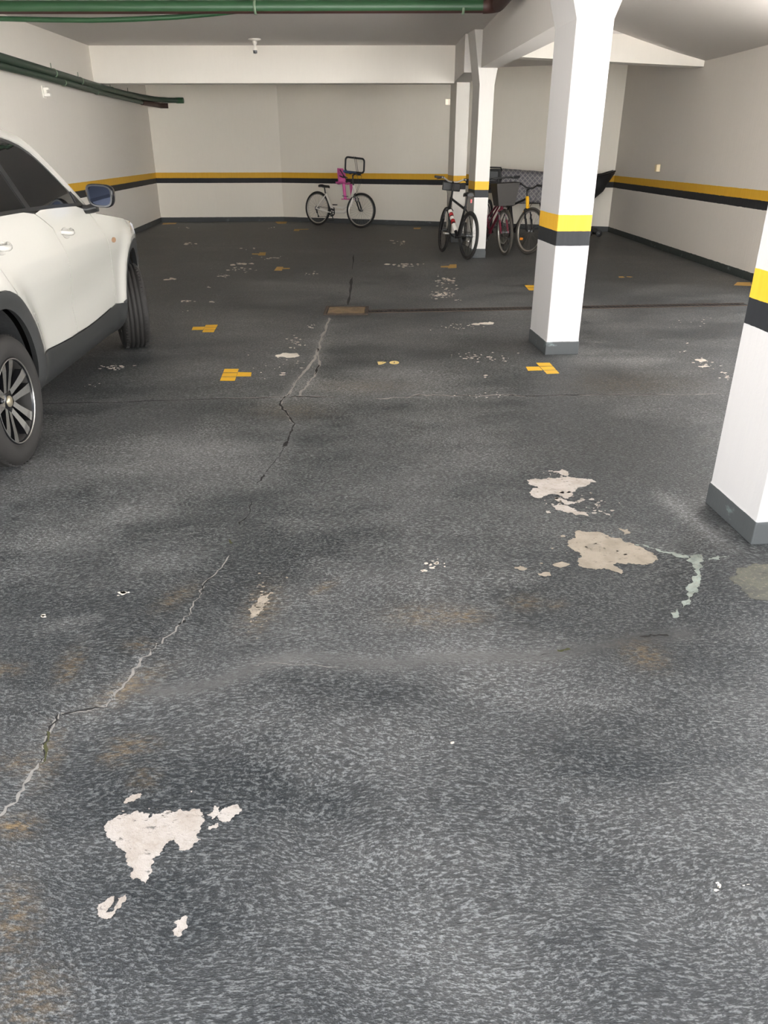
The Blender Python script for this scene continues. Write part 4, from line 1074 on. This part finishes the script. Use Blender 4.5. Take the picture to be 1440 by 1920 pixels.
    m = MB(); m.tube([RA+Vector((0, -.04, .045)), BB+Vector((0, -.045, .08))], .004, 6); m.tube([RA+Vector((.05, -.045, -.17)), BB+Vector((0, -.045, -.08))], .004, 6); m.build('chain', 'rust_dark', b)
    return b, ST, dict(wb=wb, head_t=head_t, head_b=head_b, clamp=clampp, FA=FA, RA=RA, BB=BB, seat_top=seat_top, sp=sp)

# white step-through bicycle against the back wall, with a pink child seat
bA, ST, q = bike('bicycle', 'white step-through bicycle with a pink child seat parked along the back wall', at(596, 422.5), at(676, 427.8), R(9), R(-3), 'step', 'bike_white', rim='rim_alloy', bar='flat', hb_z=1.07, saddle_z=.83, crank=1.2, r=.352, grips='blue_foam')
hub_ = bpy.data.objects.new('child_seat', None); COL.objects.link(hub_); hub_.parent = bA
cx = q['head_t'].x-.27
m = MB()
back = []
for i in range(9):
    z = 1.17-.31*i/8; x = cx-.13+.02*math.sin(PI*i/8)
    wv = .085+.045*math.sin(PI*min(1, i/7))
    back.append([(x+.10*abs(t_)**2.2*(.4+.6*i/8), wv*t_, z) for t_ in [k/6-1 for k in range(13)]])
m.grid(back)
seat_ = [[(cx-.13+.24*i/5, .115*t_*(1-.15*i/5),   .86+.04*abs(t_)**2+.01*math.sin(PI*i/5)) for t_ in [k/4-1 for k in range(9)]] for i in range(6)]
m.grid(seat_); so = m.build('seat_shell', 'pink', hub_); so.modifiers.new('solid', 'SOLIDIFY').thickness = .012
for s_ in (-1, 1):
    m = MB(); P = [[(cx+.10+.035*math.cos(a)+.05*i/5, s_*.115+.045*math.sin(a)*s_, .87-.30*i/5) for a in [PI*k/8 for k in range(9)]] for i in range(6)]
    m.grid(P); lg = m.build('leg_guard', 'pink', hub_); lg.modifiers.new('solid', 'SOLIDIFY').thickness = .01
    m = MB(); m.box((cx+.07, s_*.115-.05, .555), (cx+.22, s_*.115+.05, .575)); m.build('foot_rest', 'pink', hub_, bevel=.006)
    m = MB(); m.tube([(cx+.10, s_*.16, .63), (cx+.19, s_*.165, .62), (cx+.21, s_*.115, .62)], .008, 6); m.build('foot_strap', 'purple', hub_)
m = MB(); m.tube([(cx-.06, .06, 1.02), (cx+.04, .07, .99), (cx+.04, -.07, .99), (cx-.06, -.06, 1.02)], .011, 8); m.tube([(cx-.10, 0, 1.14), (cx+.05, 0, .98), (cx+.09, 0, .89)], .010, 8); m.build('harness', 'black_plastic', hub_)
# trekking loop above the bar
c_ = q['clamp']
m = MB()
loop = []
Lw, Lh, rc_ = .235, .138, .06
for sx, sz, a0 in ((1, 1, 0), (-1, 1, 90), (-1, -1, 180), (1, -1, 270)):
    for k in range(7):
        a = R(a0+15*k); loop.append((c_.x-.03, sx*(Lw-rc_)+rc_*math.cos(a), c_.z+.165+sz*(Lh-rc_)+rc_*math.sin(a)))
m.tube(loop, .019, 10, 0, ST @ Matrix.Translation((c_.x, 0, c_.z)) @ Matrix.Rotation(R(-28), 4, 'Z') @ Matrix.Translation((-c_.x, 0, -c_.z)), closed=True)
lp_ = m.build('trekking_bar', 'black_plastic', bA)
m = MB()
for y in (-.02, .05): m.tube([(c_.x-.03, y-.02, c_.z+.33), (c_.x-.02, y+.02, c_.z+.24), (c_.x-.03, y+.10, c_.z+.10), (c_.x-.02, y+.12, c_.z+.03)], .006, 6, 0, ST)
m.build('brake_cable', 'spoke', lp_)
m = MB(); m.tube([(c_.x-.05, .30, c_.z+.01), (c_.x-.01, .0, c_.z+.015), (c_.x-.06, -.38, c_.z+.015)], .024, 10, 0, ST); m.build('foam_bar', 'blue_foam', bA)

# black mountain bicycle beside the slim pillar, seen from behind
bB, ST, q = bike('bicycle', 'black mountain bicycle with red and white lettering leaning beside the slim pillar', at(874.5, 487), at(829, 472.5), R(-9), R(3.2), 'mtb', 'bike_black', 'bike_red', rim='rim_black', bar='riser', hb_z=1.06, saddle_z=.93, crank=2.9, r=.345)
m = MB(); m.box((q['clamp'].x+.03, -.14, q['clamp'].z-.13), (q['clamp'].x+.10, .14, q['clamp'].z-.01), 0, ST); m.build('handlebar_bag', 'black_plastic', bB, bevel=.012)
m = MB(); m.box((q['sp'].x-.16, -.012, q['sp'].z-.10), (q['sp'].x-.145, .012, q['sp'].z-.05)); m.build('rear_reflector', 'bike_red', bB)

# burgundy bicycle with a front basket facing the camera
fc = at(945, 479); 
bC, ST, q = bike('bicycle', 'burgundy bicycle with a dark wire front basket, right of the slim pillar', (fc.x-.27, fc.y+1.05, 0), fc, R(-3), R(2), 'lady', 'bike_burgundy', rim='rim_alloy', tyre='rubber_grey', fork='bike_burgundy', bar='flat', hb_z=1.12, saddle_z=.88, r=.345)
hd = q['head_t']; bx = hd.x+.06
m = MB()
def ringrect(z, hw, d0, d1): return [(bx+d0, -hw, z), (bx+d1, -hw*.9, z), (bx+d1, hw*.9, z), (bx+d0, hw, z)]
lev = [(.74+.315*i/9, .14+.06*i/9, .02-.0*i, .21+.06*i/9) for i in range(10)]
for z, hw, d0, d1 in lev: m.tube(ringrect(z, hw, d0, d1), .0035 if 0 < z < 1.05 else .006, 5, 0, ST, closed=True)
A0 = ringrect(*lev[0]); A1 = ringrect(*lev[-1])
for i in range(4):
    for k in range(9):
        t_ = k/9; p = Vector(A0[i]).lerp(Vector(A0[(i+1) % 4]), t_); s2 = Vector(A1[i]).lerp(Vector(A1[(i+1) % 4]), t_)
        m.tube([p, s2], .0035, 5, 0, ST, caps=False)
for k in range(8):
    t_ = k/7; m.tube([Vector(A0[0]).lerp(Vector(A0[3]), t_), Vector(A0[1]).lerp(Vector(A0[2]), t_)], .0035, 5, 0, ST, caps=False)
bk = m.build('basket', 'basket', bC)
m = MB()
for i in range(4):
    p0, p1, p2, p3 = Vector(A0[i]), Vector(A0[(i+1) % 4]), Vector(A1[(i+1) % 4]), Vector(A1[i])
    m.add([p0, p1, p2, p3], [(0, 1, 2, 3)], 0, False, ST)
m.add(A0, [(0, 1, 2, 3)], 0, False, ST)
ml = m.build('basket_liner', 'basket', bk); ml.modifiers.new('solid', 'SOLIDIFY').thickness = -.004

# yellow and black bicycle, front wheel turned
fd = at(988, 477)
bD, ST, q = bike('bicycle', 'yellow and black bicycle with turned front wheel, furthest right of the bicycles', (2.05, 13.75, 0), fd, R(16), R(-1), 'split', 'bike_black', 'bike_yellow', rim='rim_alloy', tyre='rubber_grey', bar='riser', hb_z=.97, saddle_z=.9, r=.352)
m = MB(); m.box((q['FA'].x-.19, -.03, .20), (q['FA'].x-.185, .03, .235), 0, ST); m.build('spoke_reflector', 'orange', bD)

# black bicycle with a child seat half hidden behind the slim pillar
bE, ST, q = bike('bicycle', 'black bicycle with a grey rear child seat, mostly hidden behind the slim pillar', (1.95, 15.15, 0), (1.58, 14.18, 0), 0, 0, 'mtb', 'bike_black', 'bike_yellow', tyre='rubber', bar='flat', hb_z=1.0, saddle_z=.9)
hub_ = bpy.data.objects.new('child_seat', None); COL.objects.link(hub_); hub_.parent = bE
m = MB(); m.box((-.16, -.15, .80), (.12, .15, .90)); m.box((-.22, -.16, .86), (-.17, .16, 1.2)); m.box((-.22, -.17, .9), (.0, -.15, 1.06)); m.box((-.22, .15, .9), (.0, .17, 1.06)); m.build('seat_shell', 'black_plastic', hub_, bevel=.015)
m = MB(); m.box((-.172, -.11, .92), (-.14, .11, 1.16)); m.build('seat_pad', 'graphite', hub_, bevel=.015)
m = MB(); m.tube([(-.19, -.16, 1.18), (-.10, -.17, 1.22), (-.06, 0, 1.225), (-.10, .17, 1.22), (-.19, .16, 1.18)], .014, 8); m.build('grab_rail', 'black_plastic', hub_)

# black tub cart against the back wall, under a diamond-patterned cover
cartp = Vector((3.35, 15.75, 0))
ct = thing('tub_cart', 'black plastic tub cart with an upturned lip and small twin wheels by the back wall', 'cart', cartp, R(-4))
m = MB(); rows = []
secs = [(-1.15, .62, .78, .10), (-1.1, .60, 1.06, .22), (-.8, .58, 1.09, .26), (-.2, .58, 1.07, .28), (.4, .60, 1.06, .28), (.70, .68, 1.07, .26), (.84, .80, 1.09, .22), (.92, .95, 1.12, .16), (1.02, 1.10, 1.15, .08)]
for x, zb, zt, hw in secs:
    rows.append([(x, hw*(-1), zt), (x, -hw*.97, zb+(zt-zb)*.5), (x, -hw*.8, zb+(zt-zb)*.12), (x, -hw*.4, zb), (x, hw*.4, zb), (x, hw*.8, zb+(zt-zb)*.12), (x, hw*.97, zb+(zt-zb)*.5), (x, hw, zt)])
m.grid(rows); m.add(rows[0], [tuple(range(8))]); tb = m.build('tub', 'black_plastic', ct); tb.modifiers.new('solid', 'SOLIDIFY').thickness = .02
m = MB()
for s_ in (-1, 1): m.tube([(x, s_*hw, zt+.004) for x, zb, zt, hw in secs[1:]], .018, 8)
m.build('rim_rail', 'trim', ct)
for s_ in (-1, 1):
    m = MB(); m.tube([(.35, s_*.2, .62), (.55, s_*.2, .3), (.62, s_*.2, .10), (.80, s_*.2, .09)], .02, 8); m.build('leg', 'black_plastic', ct)
    m = MB(); m.tube([(-.3, s_*.2, .60), (-.22, s_*.2, .3), (-.15, s_*.2, .10), (-.15, s_*.2, .0)], .02, 8); m.build('leg', 'black_plastic', ct)
m = MB(); m.tube([(.62, -.2, .12), (.62, .2, .12)], .018, 8); m.tube([(-.15, -.2, .12), (-.15, .2, .12)], .018, 8); m.build('cross_bar', 'black_plastic', ct)
for x in (.64, .82):
    for s_ in (-1, 1):
        cw = bpy.data.objects.new('caster', None); COL.objects.link(cw); cw.parent = ct
        m = MB(); m.lathe([(.002, -.022), (.05, -.022), (.06, -.015), (.06, .015), (.05, .022), (.002, .022)], 20, T=Matrix.Translation((x, s_*.24, .06))); m.build('tyre', 'black_plastic', cw)
        m = MB(); m.lathe([(.002, -.025), (.014, -.025), (.014, .025), (.002, .025)], 12, T=Matrix.Translation((x, s_*.24, .06))); m.build('hub', 'steel', cw)
m = MB(); rows = []
for i in range(25):
    x = -1.22+1.72*i/24; row = []
    sag = .02*math.sin(9*x)+.012*math.sin(23*x+1)
    for t_, z, y in ((0, .60, -.335), (1, .72, -.35), (2, .85, -.345), (3, .98, -.335), (4, 1.09, -.31), (5, 1.135, -.22), (6, 1.15, 0), (7, 1.135, .22), (8, 1.07, .31), (9, .9, .33)):
        zz = z+(.05*math.exp(-((x+1.0)/.35)**2) if t_ > 3 else 0)+sag*(.6 if t_ < 2 else .3)
        row.append((x, y+.02*math.sin(11*x+z*9), zz))
    rows.append(row)
m.grid(rows); cv = m.build('cover', 'lattice', None, subsurf=1); cv.modifiers.new('solid', 'SOLIDIFY').thickness = .012
cv.location = cartp; cv.rotation_euler = (0, 0, R(-4))
tag(cv, 'grey diamond-patterned fabric cover draped over the tub cart behind the yellow bicycle', 'cover')
SKY_H, SKY_Z, EXPO, SUN = 7.0, .8, 1.4, 42
# ------------------------------------------------------------------ light
m = MB(); m.box((-14, -40, -.1), (14, -1.2, .002)); m.box((5.2, -1.2, -.1), (14, 8.7, .002)); struct('bounce_ground', m, simple('pale_bounce_ground', (194, 191, 187), .9, scale=6))  # unseen pale ground added outside to bounce sunlight into the garage
w = bpy.data.worlds.new('overcast_sky'); sc.world = w; w.use_nodes = True
nt = w.node_tree; bg = nt.nodes['Background']
tc = nt.nodes.new('ShaderNodeTexCoord'); sp = nt.nodes.new('ShaderNodeSeparateXYZ'); nt.links.new(tc.outputs['Generated'], sp.inputs[0])
cl = noise(nt, tc.outputs['Generated'], 2.5, 4, .6)
hz = smooth(nt, sp.outputs[2], .03, .32)
c = mixc(nt, hz, (SKY_H, SKY_H*.99, SKY_H*.975, 1), (SKY_Z*.9, SKY_Z*.97, SKY_Z*1.08, 1))
c = mixc(nt, mth(nt, 'MULTIPLY', smooth(nt, cl, .45, .7), .15), c, (1.1, 1.1, 1.1, 1))
nt.links.new(c, bg.inputs['Color']); bg.inputs['Strength'].default_value = 1.0
sl = bpy.data.lights.new('sun', 'SUN'); sl.energy = SUN; sl.angle = R(.6); sl.color = (1, .99, .97)
so_ = bpy.data.objects.new('sun', sl); COL.objects.link(so_); so_.rotation_euler = (R(-38), 0, 0); so_.location = (0, 10, 12)
sc.view_settings.view_transform = 'Standard'; sc.view_settings.look = 'None'
sc.view_settings.gamma = 1; sc.view_settings.use_curve_mapping = False
sc.view_settings.exposure = EXPO
sc.cycles.use_denoising = True
sc.cycles.max_bounces = 10; sc.cycles.diffuse_bounces = 6
